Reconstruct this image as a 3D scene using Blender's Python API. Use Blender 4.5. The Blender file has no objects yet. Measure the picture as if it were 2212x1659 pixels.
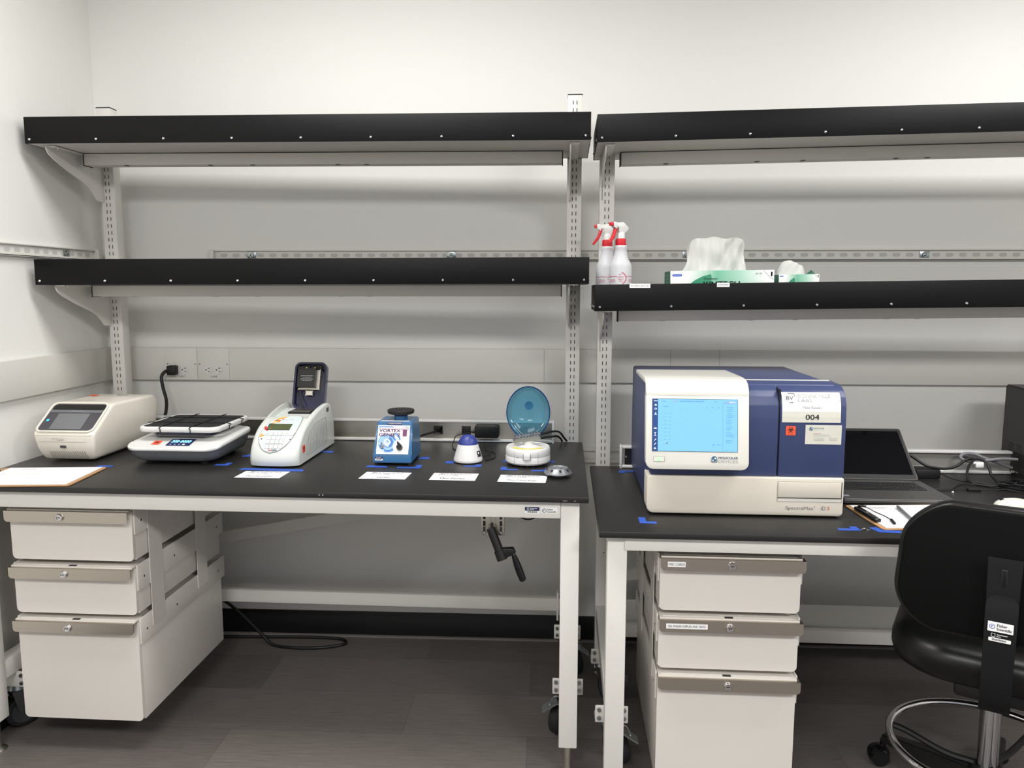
import bpy, bmesh, math, random
from mathutils import Vector, Matrix
random.seed(7)
SC = bpy.context.scene
COL = SC.collection
PI = math.pi
def V(u, v, z): return Vector((u, -v, z))          # u = right, v = towards the room, z = up

# ------------------------------------------------------------------ materials
def lin(c):
    c = c / 255.0
    return c / 12.92 if c <= 0.04045 else ((c + 0.055) / 1.055) ** 2.4
def rgb(h):
    return (lin(int(h[0:2], 16)), lin(int(h[2:4], 16)), lin(int(h[4:6], 16)), 1)
def mat(name, h, rough=0.5, metal=0.0, var=0.04, scale=30, bump=0.0, bscale=200, spec=0.5, emit=None, estr=0, coat=0, stretch=None):
    m = bpy.data.materials.new(name); m.use_nodes = True
    nt = m.node_tree; N = nt.nodes; L = nt.links
    b = N['Principled BSDF']
    tc = N.new('ShaderNodeTexCoord'); mp = N.new('ShaderNodeMapping'); L.new(tc.outputs['Object'], mp.inputs[0])
    if stretch: mp.inputs['Scale'].default_value = stretch
    nz = N.new('ShaderNodeTexNoise'); nz.inputs['Scale'].default_value = scale; nz.inputs['Detail'].default_value = 3
    L.new(mp.outputs[0], nz.inputs['Vector'])
    mx = N.new('ShaderNodeMix'); mx.data_type = 'RGBA'
    c = rgb(h)
    mx.inputs['A'].default_value = tuple(max(0, x * (1 - var)) for x in c[:3]) + (1,)
    mx.inputs['B'].default_value = tuple(min(1, x * (1 + var)) for x in c[:3]) + (1,)
    L.new(nz.outputs['Fac'], mx.inputs['Factor']); L.new(mx.outputs['Result'], b.inputs['Base Color'])
    b.inputs['Roughness'].default_value = rough; b.inputs['Metallic'].default_value = metal
    b.inputs['Specular IOR Level'].default_value = spec
    if coat: b.inputs['Coat Weight'].default_value = coat
    if bump:
        n2 = N.new('ShaderNodeTexNoise'); n2.inputs['Scale'].default_value = bscale
        L.new(mp.outputs[0], n2.inputs['Vector'])
        bp = N.new('ShaderNodeBump'); bp.inputs['Strength'].default_value = bump; bp.inputs['Distance'].default_value = 0.002
        L.new(n2.outputs['Fac'], bp.inputs['Height']); L.new(bp.outputs[0], b.inputs['Normal'])
    if emit:
        b.inputs['Emission Color'].default_value = rgb(emit); b.inputs['Emission Strength'].default_value = estr
    return m
M = {}
M['wall'] = mat('wall_paint', 'e9e8e4', 0.7, var=0.012, scale=3, bump=0.03, bscale=350, spec=0.2)
M['ceil'] = mat('ceiling_tile', 'f0efec', 0.9, bump=0.1, bscale=500)
M['duct'] = mat('raceway_paint', 'dedcd6', 0.45, var=0.01, scale=5)
M['frame'] = mat('white_powder_coat', 'e2dfd9', 0.38, var=0.012, scale=8, bump=0.02, bscale=900)
M['cab'] = mat('cabinet_paint', 'dfdad3', 0.36, var=0.012, scale=6, bump=0.02, bscale=900)
M['top'] = mat('black_worktop', '201f1e', 0.4, var=0.12, scale=9, bump=0.03, bscale=700, spec=0.5)
M['shelf'] = mat('black_shelf_steel', '060607', 0.48, var=0.08, scale=6, bump=0.02, bscale=800, spec=0.2)
M['under'] = mat('grey_shelf_underside', 'c9c5bf', 0.5, var=0.02, scale=5)
M['steel'] = mat('stainless_steel', 'cfcabf', 0.3, 1.0, var=0.1, scale=4, bump=0.05, bscale=60, stretch=(1, 1, 40))
M['handle'] = mat('brushed_handle', 'c6beb3', 0.34, 1.0, var=0.06, scale=30, bump=0.05, bscale=120, stretch=(0.2, 1, 12))
M['chrome'] = mat('chrome', 'd8d8da', 0.08, 1.0, var=0.02)
M['zinc'] = mat('zinc_plate', 'a3abad', 0.28, 1.0, var=0.12, scale=40)
M['black'] = mat('black_plastic', '0a0a0b', 0.5, var=0.1, scale=30)
M['blackg'] = mat('black_glossy_plastic', '0d0d0f', 0.18, var=0.05)
M['rubber'] = mat('black_rubber', '1b1b1c', 0.7, var=0.15, scale=60, bump=0.2, bscale=300)
M['vinyl'] = mat('black_vinyl', '060606', 0.36, var=0.1, scale=20, bump=0.02, bscale=700, spec=0.4)
M['base'] = mat('black_baseboard', '0d0d0e', 0.5)
M['basel'] = mat('grey_floor_seal', '77736e', 0.6)
M['cream'] = mat('cream_plastic', 'e8e2d6', 0.3, var=0.01, scale=8, coat=0.15)
M['whitep'] = mat('white_plastic', 'dcdcd9', 0.32, var=0.008, scale=8, coat=0.1)
M['palegrey'] = mat('pale_green_grey_plastic', 'cfd3ce', 0.32, var=0.01, scale=8, coat=0.1)
M['greyp'] = mat('slate_grey_plastic', '6a6c71', 0.42, var=0.03)
M['dkgrey'] = mat('dark_grey_panel', '47464b', 0.3, var=0.05)
M['screenoff'] = mat('grey_screen', '6f7174', 0.15, var=0.02)
M['navy'] = mat('navy_plastic', '14163a', 0.25, var=0.08, coat=0.3)
M['blue'] = mat('blue_enamel', '24608e', 0.3, var=0.04, scale=10, coat=0.2)
M['domeb'] = mat('royal_blue_plastic', '2b3a86', 0.4, var=0.05)
M['readerb'] = mat('indigo_instrument_paint', '39446c', 0.42, var=0.03, scale=10, bump=0.02, bscale=900)
M['readerw'] = mat('warm_white_instrument', 'd5cec1', 0.42, var=0.012, scale=8)
M['bezel'] = mat('silver_white_bezel', 'dcdad2', 0.3, var=0.01, scale=6, coat=0.2)
M['groove'] = mat('shadow_groove', '2c2b2a', 0.8)
M['line'] = mat('grey_seam', '8d8b86', 0.7)
M['paper'] = mat('white_paper', 'f4f4f4', 0.7, var=0.015, scale=60)
M['ink'] = mat('black_ink', '1c1c1e', 0.6)
M['greyink'] = mat('grey_ink', '9a9a9a', 0.6)
M['paleink'] = mat('pale_grey_ink', 'cdcdcd', 0.6)
M['navyink'] = mat('navy_ink', '1d2450', 0.5)
M['purple'] = mat('purple_ink', '6a2a5c', 0.5)
M['blueink'] = mat('mid_blue_ink', '3a6fb2', 0.5)
M['ltblueink'] = mat('light_blue_ink', '8db4dc', 0.5)
M['redink'] = mat('red_ink', 'c4383a', 0.5)
M['pinkink'] = mat('pink_ink', 'c8667a', 0.5)
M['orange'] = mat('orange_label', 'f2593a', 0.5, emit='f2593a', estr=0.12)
M['amber'] = mat('amber_ink', 'eea03a', 0.5)
M['yellow'] = mat('yellow_label', 'e6d822', 0.45)
M['tape'] = mat('blue_painters_tape', '2852b0', 0.6, var=0.1, scale=60, bump=0.2, bscale=500)
M['board'] = mat('brown_hardboard', 'b68d62', 0.6, var=0.12, scale=90)
M['lcd'] = mat('green_lcd', '4d5638', 0.3, var=0.2, scale=60)
M['aqua'] = mat('pale_aqua_panel', 'c9d8d6', 0.4)
M['teal'] = mat('teal_logo_ink', '2a5f86', 0.5)
M['screen'] = mat('lit_blue_screen', '5f9fdc', 0.25, emit='90c0f0', estr=0.55)
M['screend'] = mat('screen_side_bar', '2c4678', 0.25, emit='2c4880', estr=0.35)
M['screenh'] = mat('screen_highlight', '7f9cd0', 0.25, emit='6f95d8', estr=0.5)
M['screent'] = mat('screen_text', '5088c4', 0.4, emit='5a92cc', estr=0.4)
M['screenw'] = mat('screen_icon_white', 'dfe9ff', 0.4, emit='cfe0ff', estr=0.6)
M['cyan'] = mat('cyan_led', '9fe4ff', 0.3, emit='8fe0ff', estr=1.2)
M['ledblue'] = mat('blue_led', '40b8ff', 0.3, emit='30b0ff', estr=1.2)
M['green'] = mat('green_led', '9df0a0', 0.3, emit='90f098', estr=0.7)
M['red'] = mat('red_plastic', 'cf2430', 0.32, coat=0.2)
M['kgreen'] = mat('green_carton', '2f8a68', 0.5)
M['kgreend'] = mat('dark_green_carton', '1c5a44', 0.5)
M['kgreenl'] = mat('light_green_carton', '9cc8b4', 0.5)
M['kpale'] = mat('pale_green_carton', 'd5e4dc', 0.5)
M['kblue'] = mat('blue_carton_logo', '2a56b8', 0.5)
M['cablegrey'] = mat('grey_cable', '77767a', 0.5)
M['laptop'] = mat('dark_grey_laptop', '4a4947', 0.42, 0.2, var=0.05)
M['lscreen'] = mat('black_laptop_screen', '08080c', 0.08)
M['keys'] = mat('black_keys', '1a1a1c', 0.5)
M['grip'] = mat('black_grip_mat', '17171a', 0.85, var=0.25, scale=150, bump=0.5, bscale=900)
M['silverp'] = mat('silver_rotor', '8d8f92', 0.35, 0.5)
M['card'] = mat('brushed_card_silver', 'b9bcc0', 0.35, 0.8)
M['ebox'] = mat('black_instrument', '1e1d1c', 0.45, var=0.1)
M['ivory'] = mat('ivory_plastic', 'd9d8cc', 0.4)
M['slotg'] = mat('rail_slot_grey', 'bfbfbc', 0.7)
M['housingg'] = mat('mid_grey_housing', '86847f', 0.5)
M['chairb'] = mat('matte_black_shell', '050505', 0.7, spec=0.12)
M['chairs'] = mat('black_painted_steel', '101011', 0.6, spec=0.25)
M['underlay'] = mat('brown_underlay', 'a88474', 0.7)
M['orangeink'] = mat('burnt_orange_ink', 'c8683f', 0.5)
M['seamb'] = mat('blue_seam', '0c1022', 0.6)

def glassy(name, h, alpha, rough=0.05):
    m = bpy.data.materials.new(name); m.use_nodes = True
    nt = m.node_tree; N = nt.nodes; L = nt.links
    for n in list(N): N.remove(n)
    out = N.new('ShaderNodeOutputMaterial'); tr = N.new('ShaderNodeBsdfTransparent'); gl = N.new('ShaderNodeBsdfGlossy')
    df = N.new('ShaderNodeBsdfDiffuse'); nz = N.new('ShaderNodeTexNoise'); nz.inputs['Scale'].default_value = 6
    rp = N.new('ShaderNodeValToRGB'); c = rgb(h)
    rp.color_ramp.elements[0].color = tuple(x * 0.92 for x in c[:3]) + (1,); rp.color_ramp.elements[1].color = c
    L.new(nz.outputs['Fac'], rp.inputs[0]); L.new(rp.outputs[0], tr.inputs[0]); L.new(rp.outputs[0], df.inputs[0])
    gl.inputs['Roughness'].default_value = rough
    m1 = N.new('ShaderNodeMixShader'); m1.inputs[0].default_value = alpha
    L.new(tr.outputs[0], m1.inputs[1]); L.new(df.outputs[0], m1.inputs[2])
    fr = N.new('ShaderNodeFresnel'); fr.inputs[0].default_value = 1.45
    ml = N.new('ShaderNodeMath'); ml.operation = 'MULTIPLY'; ml.inputs[1].default_value = 0.3; L.new(fr.outputs[0], ml.inputs[0])
    m2 = N.new('ShaderNodeMixShader'); L.new(ml.outputs[0], m2.inputs[0]); L.new(m1.outputs[0], m2.inputs[1]); L.new(gl.outputs[0], m2.inputs[2])
    L.new(m2.outputs[0], out.inputs[0]); return m
M['bluelid'] = glassy('translucent_blue_lid', '7cc0dc', 0.16)
M['bluerim'] = glassy('translucent_blue_rim', '123a86', 0.6)
M['bottle'] = glassy('translucent_bottle', 'f2f3f6', 0.62, 0.25)

def translucent(name, h, fac):
    m = bpy.data.materials.new(name); m.use_nodes = True
    nt = m.node_tree; N = nt.nodes; L = nt.links
    b = N['Principled BSDF']; out = N['Material Output']
    nz = N.new('ShaderNodeTexNoise'); nz.inputs['Scale'].default_value = 40
    rp = N.new('ShaderNodeValToRGB'); c = rgb(h)
    rp.color_ramp.elements[0].color = tuple(x * 0.93 for x in c[:3]) + (1,); rp.color_ramp.elements[1].color = c
    L.new(nz.outputs['Fac'], rp.inputs[0]); L.new(rp.outputs[0], b.inputs['Base Color']); b.inputs['Roughness'].default_value = 0.8
    tl = N.new('ShaderNodeBsdfTranslucent'); tl.inputs[0].default_value = c
    mx = N.new('ShaderNodeMixShader'); mx.inputs[0].default_value = fac
    L.new(b.outputs[0], mx.inputs[1]); L.new(tl.outputs[0], mx.inputs[2]); L.new(mx.outputs[0], out.inputs[0])
    return m
M['tissue'] = translucent('white_tissue', 'dfdfdc', 0.35)

def floor_mat():
    m = bpy.data.materials.new('grey_vinyl_tile'); m.use_nodes = True
    nt = m.node_tree; N = nt.nodes; L = nt.links; b = N['Principled BSDF']
    tc = N.new('ShaderNodeTexCoord'); mp = N.new('ShaderNodeMapping'); L.new(tc.outputs['Object'], mp.inputs[0])
    mp.inputs['Location'].default_value = (0.06, 0.193, 0)
    br = N.new('ShaderNodeTexBrick'); br.offset = 0.42; br.inputs['Scale'].default_value = 1
    br.inputs['Brick Width'].default_value = 0.95; br.inputs['Row Height'].default_value = 0.2475
    br.inputs['Mortar Size'].default_value = 0.0008; br.inputs['Mortar Smooth'].default_value = 0.2; br.inputs['Bias'].default_value = 0
    br.inputs['Color1'].default_value = rgb('55504e'); br.inputs['Color2'].default_value = rgb('6d6763'); br.inputs['Mortar'].default_value = rgb('4c4846')
    L.new(mp.outputs[0], br.inputs['Vector'])
    mp2 = N.new('ShaderNodeMapping'); mp2.inputs['Scale'].default_value = (9, 190, 1); L.new(tc.outputs['Object'], mp2.inputs[0])
    nz = N.new('ShaderNodeTexNoise'); nz.inputs['Scale'].default_value = 1; nz.inputs['Detail'].default_value = 6; nz.inputs['Roughness'].default_value = 0.7
    L.new(mp2.outputs[0], nz.inputs['Vector'])
    rp = N.new('ShaderNodeValToRGB'); rp.color_ramp.elements[0].position = 0.3; rp.color_ramp.elements[1].position = 0.72
    rp.color_ramp.elements[0].color = (0.78, 0.78, 0.78, 1); rp.color_ramp.elements[1].color = (1.3, 1.3, 1.3, 1)
    L.new(nz.outputs['Fac'], rp.inputs[0])
    mx = N.new('ShaderNodeMix'); mx.data_type = 'RGBA'; mx.blend_type = 'MULTIPLY'; mx.inputs['Factor'].default_value = 1
    L.new(br.outputs['Color'], mx.inputs['A']); L.new(rp.outputs[0], mx.inputs['B']); L.new(mx.outputs['Result'], b.inputs['Base Color'])
    b.inputs['Roughness'].default_value = 0.45; b.inputs['Specular IOR Level'].default_value = 0.35
    bp = N.new('ShaderNodeBump'); bp.inputs['Strength'].default_value = 0.08; bp.inputs['Distance'].default_value = 0.002
    L.new(nz.outputs['Fac'], bp.inputs['Height']); L.new(bp.outputs[0], b.inputs['Normal'])
    return m
M['floor'] = floor_mat()
def grad(name, half):
    m = bpy.data.materials.new(name); m.use_nodes = True
    nt = m.node_tree; N = nt.nodes; L = nt.links; b = N['Principled BSDF']; b.inputs['Roughness'].default_value = .5
    tc = N.new('ShaderNodeTexCoord'); sp = N.new('ShaderNodeSeparateXYZ'); L.new(tc.outputs['Object'], sp.inputs[0])
    mr = N.new('ShaderNodeMapRange'); mr.inputs[1].default_value = -half; mr.inputs[2].default_value = half; L.new(sp.outputs[0], mr.inputs[0])
    rp = N.new('ShaderNodeValToRGB'); e = rp.color_ramp.elements
    e[0].position = .12; e[0].color = rgb('f2f2f0'); e[1].position = .95; e[1].color = rgb('f0f2f0')
    x = e.new(.45); x.color = rgb('6fb596'); x = e.new(.68); x.color = rgb('a5cfbb')
    L.new(mr.outputs[0], rp.inputs[0]); L.new(rp.outputs[0], b.inputs['Base Color']); return m
M['kgrad'] = grad('carton_gradient', .161); M['kgrads'] = grad('small_carton_gradient', .0625)

# ------------------------------------------------------------------ frames and objects
WO = (0.0, 0.0, 0.0)
LO = (0.1245, -0.1619, -0.0193)      # left bench: back right corner, turn
RO = (0.1487, -0.2398, -0.0200)      # right bench: back left corner, turn
ORG = {}
def at(fr, u, v, z):
    c, s = math.cos(fr[2]), math.sin(fr[2])
    return Vector((fr[0] + c * u + s * v, fr[1] + s * u - c * v, z))
def setp(o, label=None, cat=None, group=None, kind=None):
    if label: o['label'] = label
    if cat: o['category'] = cat
    if group: o['group'] = group
    if kind: o['kind'] = kind
    return o
def thing(name, label, cat, fr, u, v, z, rot=None, group=None):
    o = bpy.data.objects.new(name, None); COL.objects.link(o)
    o.empty_display_size = 0.05
    o.location = at(fr, u, v, z)
    if rot is None:
        o.rotation_euler = (0, 0, fr[2]); ORG[o.name] = V(u, v, z)
    else:
        o.rotation_euler = (0, 0, fr[2] + rot); ORG[o.name] = Vector((0, 0, 0))
    return setp(o, label, cat, group)
def finish(bm, name, mats, angle=38, recalc=True):
    if recalc: bmesh.ops.recalc_face_normals(bm, faces=bm.faces[:])
    a = math.radians(angle)
    for f in bm.faces: f.smooth = True
    for e in bm.edges:
        if len(e.link_faces) == 2:
            if e.calc_face_angle(0) > a: e.smooth = False
        else: e.smooth = False
    me = bpy.data.meshes.new(name); bm.to_mesh(me); bm.free()
    for m in (mats if isinstance(mats, (list, tuple)) else [mats]): me.materials.append(m)
    return me
def root_of(p):
    while p.parent: p = p.parent
    return p
def part(name, bm, mats, parent, label=None, angle=38, recalc=True):
    bmesh.ops.translate(bm, verts=bm.verts[:], vec=-ORG[root_of(parent).name])
    me = finish(bm, name, mats, angle, recalc)
    o = bpy.data.objects.new(name, me); COL.objects.link(o); o.parent = parent
    if label: o['label'] = label
    return o
def solo(name, bm, mats, label, cat, fr, u, v, z, rot=None, group=None, kind=None, angle=38, recalc=True):
    org = V(u, v, z) if rot is None else Vector((0, 0, 0))
    bmesh.ops.translate(bm, verts=bm.verts[:], vec=-org)
    me = finish(bm, name, mats, angle, recalc)
    o = bpy.data.objects.new(name, me); COL.objects.link(o)
    o.location = at(fr, u, v, z); o.rotation_euler = (0, 0, fr[2] + (rot or 0))
    return setp(o, label, cat, group, kind)
def struct(name, bm, mats):
    me = finish(bm, name, mats); o = bpy.data.objects.new(name, me); COL.objects.link(o); o['kind'] = 'structure'; return o
def B(): return bmesh.new()
def copy_tree(o, parent=None):
    c = o.copy(); COL.objects.link(c)
    if parent is not None: c.parent = parent; c.matrix_parent_inverse = o.matrix_parent_inverse.copy()
    for ch in list(o.children): copy_tree(ch, c)
    return c

# ------------------------------------------------------------------ shape helpers (u, v, z)
def quadf(bm, pts, mi=0):
    f = bm.faces.new([bm.verts.new(p) for p in pts]); f.material_index = mi; return f
def box(bm, u0, u1, v0, v1, z0, z1, r=0.0, seg=2, mi=0, taper=None):
    g = bmesh.ops.create_cube(bm, size=1)['verts']
    for p in g:
        p.co = V(u0 if p.co.x < 0 else u1, v1 if p.co.y < 0 else v0, z0 if p.co.z < 0 else z1)
    fs = set(f for p in g for f in p.link_faces)
    if r > 0:
        es = list(set(e for p in g for e in p.link_edges))
        res = bmesh.ops.bevel(bm, geom=es, offset=r, segments=seg, profile=0.5, affect='EDGES')
        fs = set(res['faces']) | set(f for f in fs if f.is_valid)
    for f in fs: f.material_index = mi
    return fs
def extr(bm, poly, axis, a, b, r=0.0, seg=3, mi=0):
    """poly 2D extruded along axis: 'u' -> (v,z), 'v' -> (u,z), 'z' -> (u,v)"""
    def P(p, t):
        if axis == 'u': return V(t, p[0], p[1])
        if axis == 'v': return V(p[0], t, p[1])
        return V(p[0], p[1], t)
    A = [bm.verts.new(P(p, a)) for p in poly]; Bv = [bm.verts.new(P(p, b)) for p in poly]
    n = len(poly); fs = [bm.faces.new(A), bm.faces.new(Bv[::-1])]
    for i in range(n):
        fs.append(bm.faces.new([A[i], Bv[i], Bv[(i + 1) % n], A[(i + 1) % n]]))
    if r > 0:
        es = list(set(e for f in fs for e in f.edges))
        bmesh.ops.recalc_face_normals(bm, faces=fs)
        res = bmesh.ops.bevel(bm, geom=es, offset=r, segments=seg, profile=0.5, affect='EDGES')
        fs = list(set(res['faces']) | set(f for f in fs if f.is_valid))
    for f in fs: f.material_index = mi
def loft(bm, rings, cap=(True, True), mi=0, closed=True):
    R = [[bm.verts.new(p) for p in r] for r in rings]; fs = []
    n = len(R[0])
    for a, b in zip(R, R[1:]):
        for i in range(n if closed else n - 1):
            j = (i + 1) % n
            fs.append(bm.faces.new([a[i], a[j], b[j], b[i]]))
    if cap[0]: fs.append(bm.faces.new(R[0][::-1]))
    if cap[1]: fs.append(bm.faces.new(R[-1]))
    for f in fs: f.material_index = mi
    return R
def rr(cu, cv, w, d, r, n=6):
    """rounded rectangle outline in plan"""
    pts = []; r = min(r, w / 2 - 1e-4, d / 2 - 1e-4)
    for k, (sx, sy) in enumerate(((1, 1), (-1, 1), (-1, -1), (1, -1))):
        for i in range(n + 1):
            a = PI / 2 * (k + i / n)
            pts.append((cu + sx * (w / 2 - r) + r * math.cos(a), cv + sy * (d / 2 - r) + r * math.sin(a)))
    return pts
def rbox(bm, cu, cv, w, d, r, prof, n=6, mi=0):
    """stack of rounded rectangles; prof = [(z, inset)]"""
    loft(bm, [[V(a, b, z) for a, b in rr(cu, cv, w - 2 * i, d - 2 * i, max(r - i, 0.0008), n)] for z, i in prof], mi=mi)
def lathe(bm, cu, cv, prof, seg=32, cap=(True, True), mi=0):
    loft(bm, [[V(cu + r * math.cos(2 * PI * i / seg), cv + r * math.sin(2 * PI * i / seg), z) for i in range(seg)] for z, r in prof], cap=cap, mi=mi)
def cyl(bm, p, q, r0, r1=None, seg=20, mi=0, cap=(True, True)):
    r1 = r0 if r1 is None else r1
    p, q = Vector(p), Vector(q); d = (q - p).normalized()
    a = d.orthogonal().normalized(); b = d.cross(a)
    ring = lambda c, r: [c + a * (r * math.cos(2 * PI * i / seg)) + b * (r * math.sin(2 * PI * i / seg)) for i in range(seg)]
    loft(bm, [ring(p, r0), ring(q, r1)], cap=cap, mi=mi)
def spline(pts, n=8):
    pts = [Vector(p) for p in pts]; out = []
    for i in range(len(pts) - 1):
        p0 = pts[i - 1] if i else pts[i] * 2 - pts[i + 1]; p1 = pts[i]; p2 = pts[i + 1]
        p3 = pts[i + 2] if i + 2 < len(pts) else pts[i + 1] * 2 - pts[i]
        for k in range(n):
            t = k / n
            out.append(0.5 * ((2 * p1) + (p2 - p0) * t + (2 * p0 - 5 * p1 + 4 * p2 - p3) * t * t + (3 * p1 - p0 - 3 * p2 + p3) * t ** 3))
    out.append(pts[-1]); return out
def tube(bm, pts, r, seg=10, mi=0, n=8, smooth=True, closed=False):
    P = spline(pts, n) if smooth else [Vector(p) for p in pts]
    if closed: P = P[:-1] if (P[0] - P[-1]).length < 1e-6 else P
    up = None; rings = []
    for i, p in enumerate(P):
        a = P[(i - 1) % len(P)] if (closed or i) else p; b = P[(i + 1) % len(P)] if (closed or i < len(P) - 1) else p
        d = (b - a).normalized()
        if up is None: up = d.orthogonal().normalized()
        up = (up - d * up.dot(d)).normalized(); w = d.cross(up)
        rings.append([p + up * (r * math.cos(2 * PI * k / seg)) + w * (r * math.sin(2 * PI * k / seg)) for k in range(seg)])
    if closed: rings.append(rings[0])
    loft(bm, rings, cap=(not closed, not closed), mi=mi)
    if closed: bmesh.ops.remove_doubles(bm, verts=bm.verts[:], dist=1e-6)
def torus(bm, c, R, r, axis, seg=48, sub=10, mi=0):
    axis = Vector(axis).normalized(); a = axis.orthogonal().normalized(); b = axis.cross(a); c = Vector(c)
    G = []
    for i in range(seg):
        t = 2 * PI * i / seg; d = a * math.cos(t) + b * math.sin(t)
        G.append([bm.verts.new(c + d * (R + r * math.cos(2 * PI * k / sub)) + axis * (r * math.sin(2 * PI * k / sub))) for k in range(sub)])
    for i in range(seg):
        for k in range(sub):
            f = bm.faces.new([G[i][k], G[(i + 1) % seg][k], G[(i + 1) % seg][(k + 1) % sub], G[i][(k + 1) % sub]]); f.material_index = mi

# ------------------------------------------------------------------ flat graphics
_T = {}
def text2d(s, bold):
    k = (s, bold)
    if k in _T: return _T[k]
    cu = bpy.data.curves.new('t', 'FONT'); cu.body = s; cu.size = 1; cu.resolution_u = 3; cu.offset = bold; cu.fill_mode = 'FRONT'
    o = bpy.data.objects.new('t', cu); COL.objects.link(o)
    dg = bpy.context.evaluated_depsgraph_get(); dg.update()
    me = bpy.data.meshes.new_from_object(o.evaluated_get(dg))
    vs = [(p.co.x, p.co.y) for p in me.vertices]; fs = [tuple(f.vertices) for f in me.polygons]
    bpy.data.objects.remove(o); bpy.data.curves.remove(cu); bpy.data.meshes.remove(me)
    x0 = min(p[0] for p in vs); x1 = max(p[0] for p in vs); y0 = min(p[1] for p in vs); y1 = max(p[1] for p in vs)
    vs = [((x - (x0 + x1) / 2) / max(x1 - x0, 1e-6), (y - (y0 + y1) / 2) / max(y1 - y0, 1e-6)) for x, y in vs]
    _T[k] = (vs, fs, (x1 - x0) / max(y1 - y0, 1e-6)); return _T[k]
class Art:
    """flat artwork on a plane (origin O, directions X and Y given in u,v,z) or on a mapped surface"""
    def __init__(s, O=None, X=None, Y=None, fn=None):
        s.bm = B(); s.mats = []
        if fn is None:
            o, x, y = V(*O), V(*X).normalized(), V(*Y).normalized(); n = x.cross(y).normalized()
            fn = lambda a, b, l: o + x * a + y * b + n * l
        s.fn = fn
    def m(s, k):
        if k not in s.mats: s.mats.append(k)
        return s.mats.index(k)
    def poly(s, pts, k, l=1):
        f = s.bm.faces.new([s.bm.verts.new(s.fn(a, b, l * 0.0004)) for a, b in pts]); f.material_index = s.m(k)
    def rect(s, x0, y0, x1, y1, k, l=1, nx=1, ny=1):
        for i in range(nx):
            for j in range(ny):
                a0, a1 = x0 + (x1 - x0) * i / nx, x0 + (x1 - x0) * (i + 1) / nx
                b0, b1 = y0 + (y1 - y0) * j / ny, y0 + (y1 - y0) * (j + 1) / ny
                s.poly([(a0, b0), (a1, b0), (a1, b1), (a0, b1)], k, l)
    def rrect(s, x0, y0, x1, y1, r, k, l=1):
        s.poly(rr((x0 + x1) / 2, (y0 + y1) / 2, x1 - x0, y1 - y0, r, 5), k, l)
    def slab(s, x0, y0, x1, y1, h, k, r=0.0):
        pts = rr((x0 + x1) / 2, (y0 + y1) / 2, x1 - x0, y1 - y0, r or 0.0002, 4)
        a = [s.bm.verts.new(s.fn(p, q, 0)) for p, q in pts]; b = [s.bm.verts.new(s.fn(p, q, h)) for p, q in pts]
        mi = s.m(k); n = len(a)
        for i in range(n): s.bm.faces.new([a[i], a[(i + 1) % n], b[(i + 1) % n], b[i]]).material_index = mi
        s.bm.faces.new(b).material_index = mi
    def disc(s, x, y, r, k, l=1, n=20, ry=None):
        ry = ry or r
        s.poly([(x + r * math.cos(2 * PI * i / n), y + ry * math.sin(2 * PI * i / n)) for i in range(n)], k, l)
    def ring(s, x, y, r0, r1, k, l=1, n=24, a0=0, a1=2 * PI):
        for i in range(n):
            p, q = a0 + (a1 - a0) * i / n, a0 + (a1 - a0) * (i + 1) / n
            s.poly([(x + r0 * math.cos(p), y + r0 * math.sin(p)), (x + r1 * math.cos(p), y + r1 * math.sin(p)),
                    (x + r1 * math.cos(q), y + r1 * math.sin(q)), (x + r0 * math.cos(q), y + r0 * math.sin(q))], k, l)
    def line(s, pts, w, k, l=1):
        for (x0, y0), (x1, y1) in zip(pts, pts[1:]):
            d = math.hypot(x1 - x0, y1 - y0) or 1; nx, ny = -(y1 - y0) / d * w / 2, (x1 - x0) / d * w / 2
            s.poly([(x0 + nx, y0 + ny), (x0 - nx, y0 - ny), (x1 - nx, y1 - ny), (x1 + nx, y1 + ny)], k, l)
    def frame(s, x0, y0, x1, y1, w, k, l=1):
        s.line([(x0, y0), (x1, y0)], w, k, l); s.line([(x0, y1), (x1, y1)], w, k, l)
        s.line([(x0, y0), (x0, y1)], w, k, l); s.line([(x1, y0), (x1, y1)], w, k, l)
    def text(s, t, x, y, w, h, k, l=1, bold=0.0, slant=0, rot=0):
        if bold > 0:
            s.text(t, x - h * bold * .9, y, w, h, k, l, 0, slant, rot); s.text(t, x + h * bold * .9, y + h * bold * .3, w, h, k, l, 0, slant, rot); s.text(t, x, y - h * bold * .3, w, h, k, l, 0, slant, rot); return
        vs, fs, asp = text2d(t, bold)
        if w is None: w = h * asp
        c, sn = math.cos(rot), math.sin(rot)
        P = []
        for a, b in vs:
            a, b = a * w + slant * b * h, b * h
            P.append(s.bm.verts.new(s.fn(x + a * c - b * sn, y + a * sn + b * c, l * 0.0004)))
        mi = s.m(k)
        for f in fs:
            try: s.bm.faces.new([P[i] for i in f]).material_index = mi
            except ValueError: pass
    def biohazard(s, x, y, r, k, l=1):
        s.ring(x, y, r * 0.16, r * 0.27, k, l + 0.2, 14)
        s.ring(x, y, r * 0.42, r * 0.54, k, l + 0.1, 20)
        for i in range(3):
            a = PI / 2 + i * 2 * PI / 3
            s.ring(x + r * 0.5 * math.cos(a), y + r * 0.5 * math.sin(a), r * 0.34, r * 0.5, k, l, 18, a + 0.5, a + 2 * PI - 0.5)
    def greek(s, x0, x1, y, h, k, l=1, gaps=0.25, word=5.0):
        """a line too small to read: broken strokes"""
        x = x0
        while x < x1:
            w = h * random.uniform(0.45, 0.85) * word / 3
            s.rect(x, y - h / 2 * random.uniform(0.7, 1), min(x + w, x1), y + h / 2 * random.uniform(0.7, 1), k, l)
            x += w + h * gaps * random.choice((1, 1, 1, 2.5))
    def part(s, name, parent, label=None): return part(name, s.bm, [M[k] for k in s.mats], parent, label, recalc=False)
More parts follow.
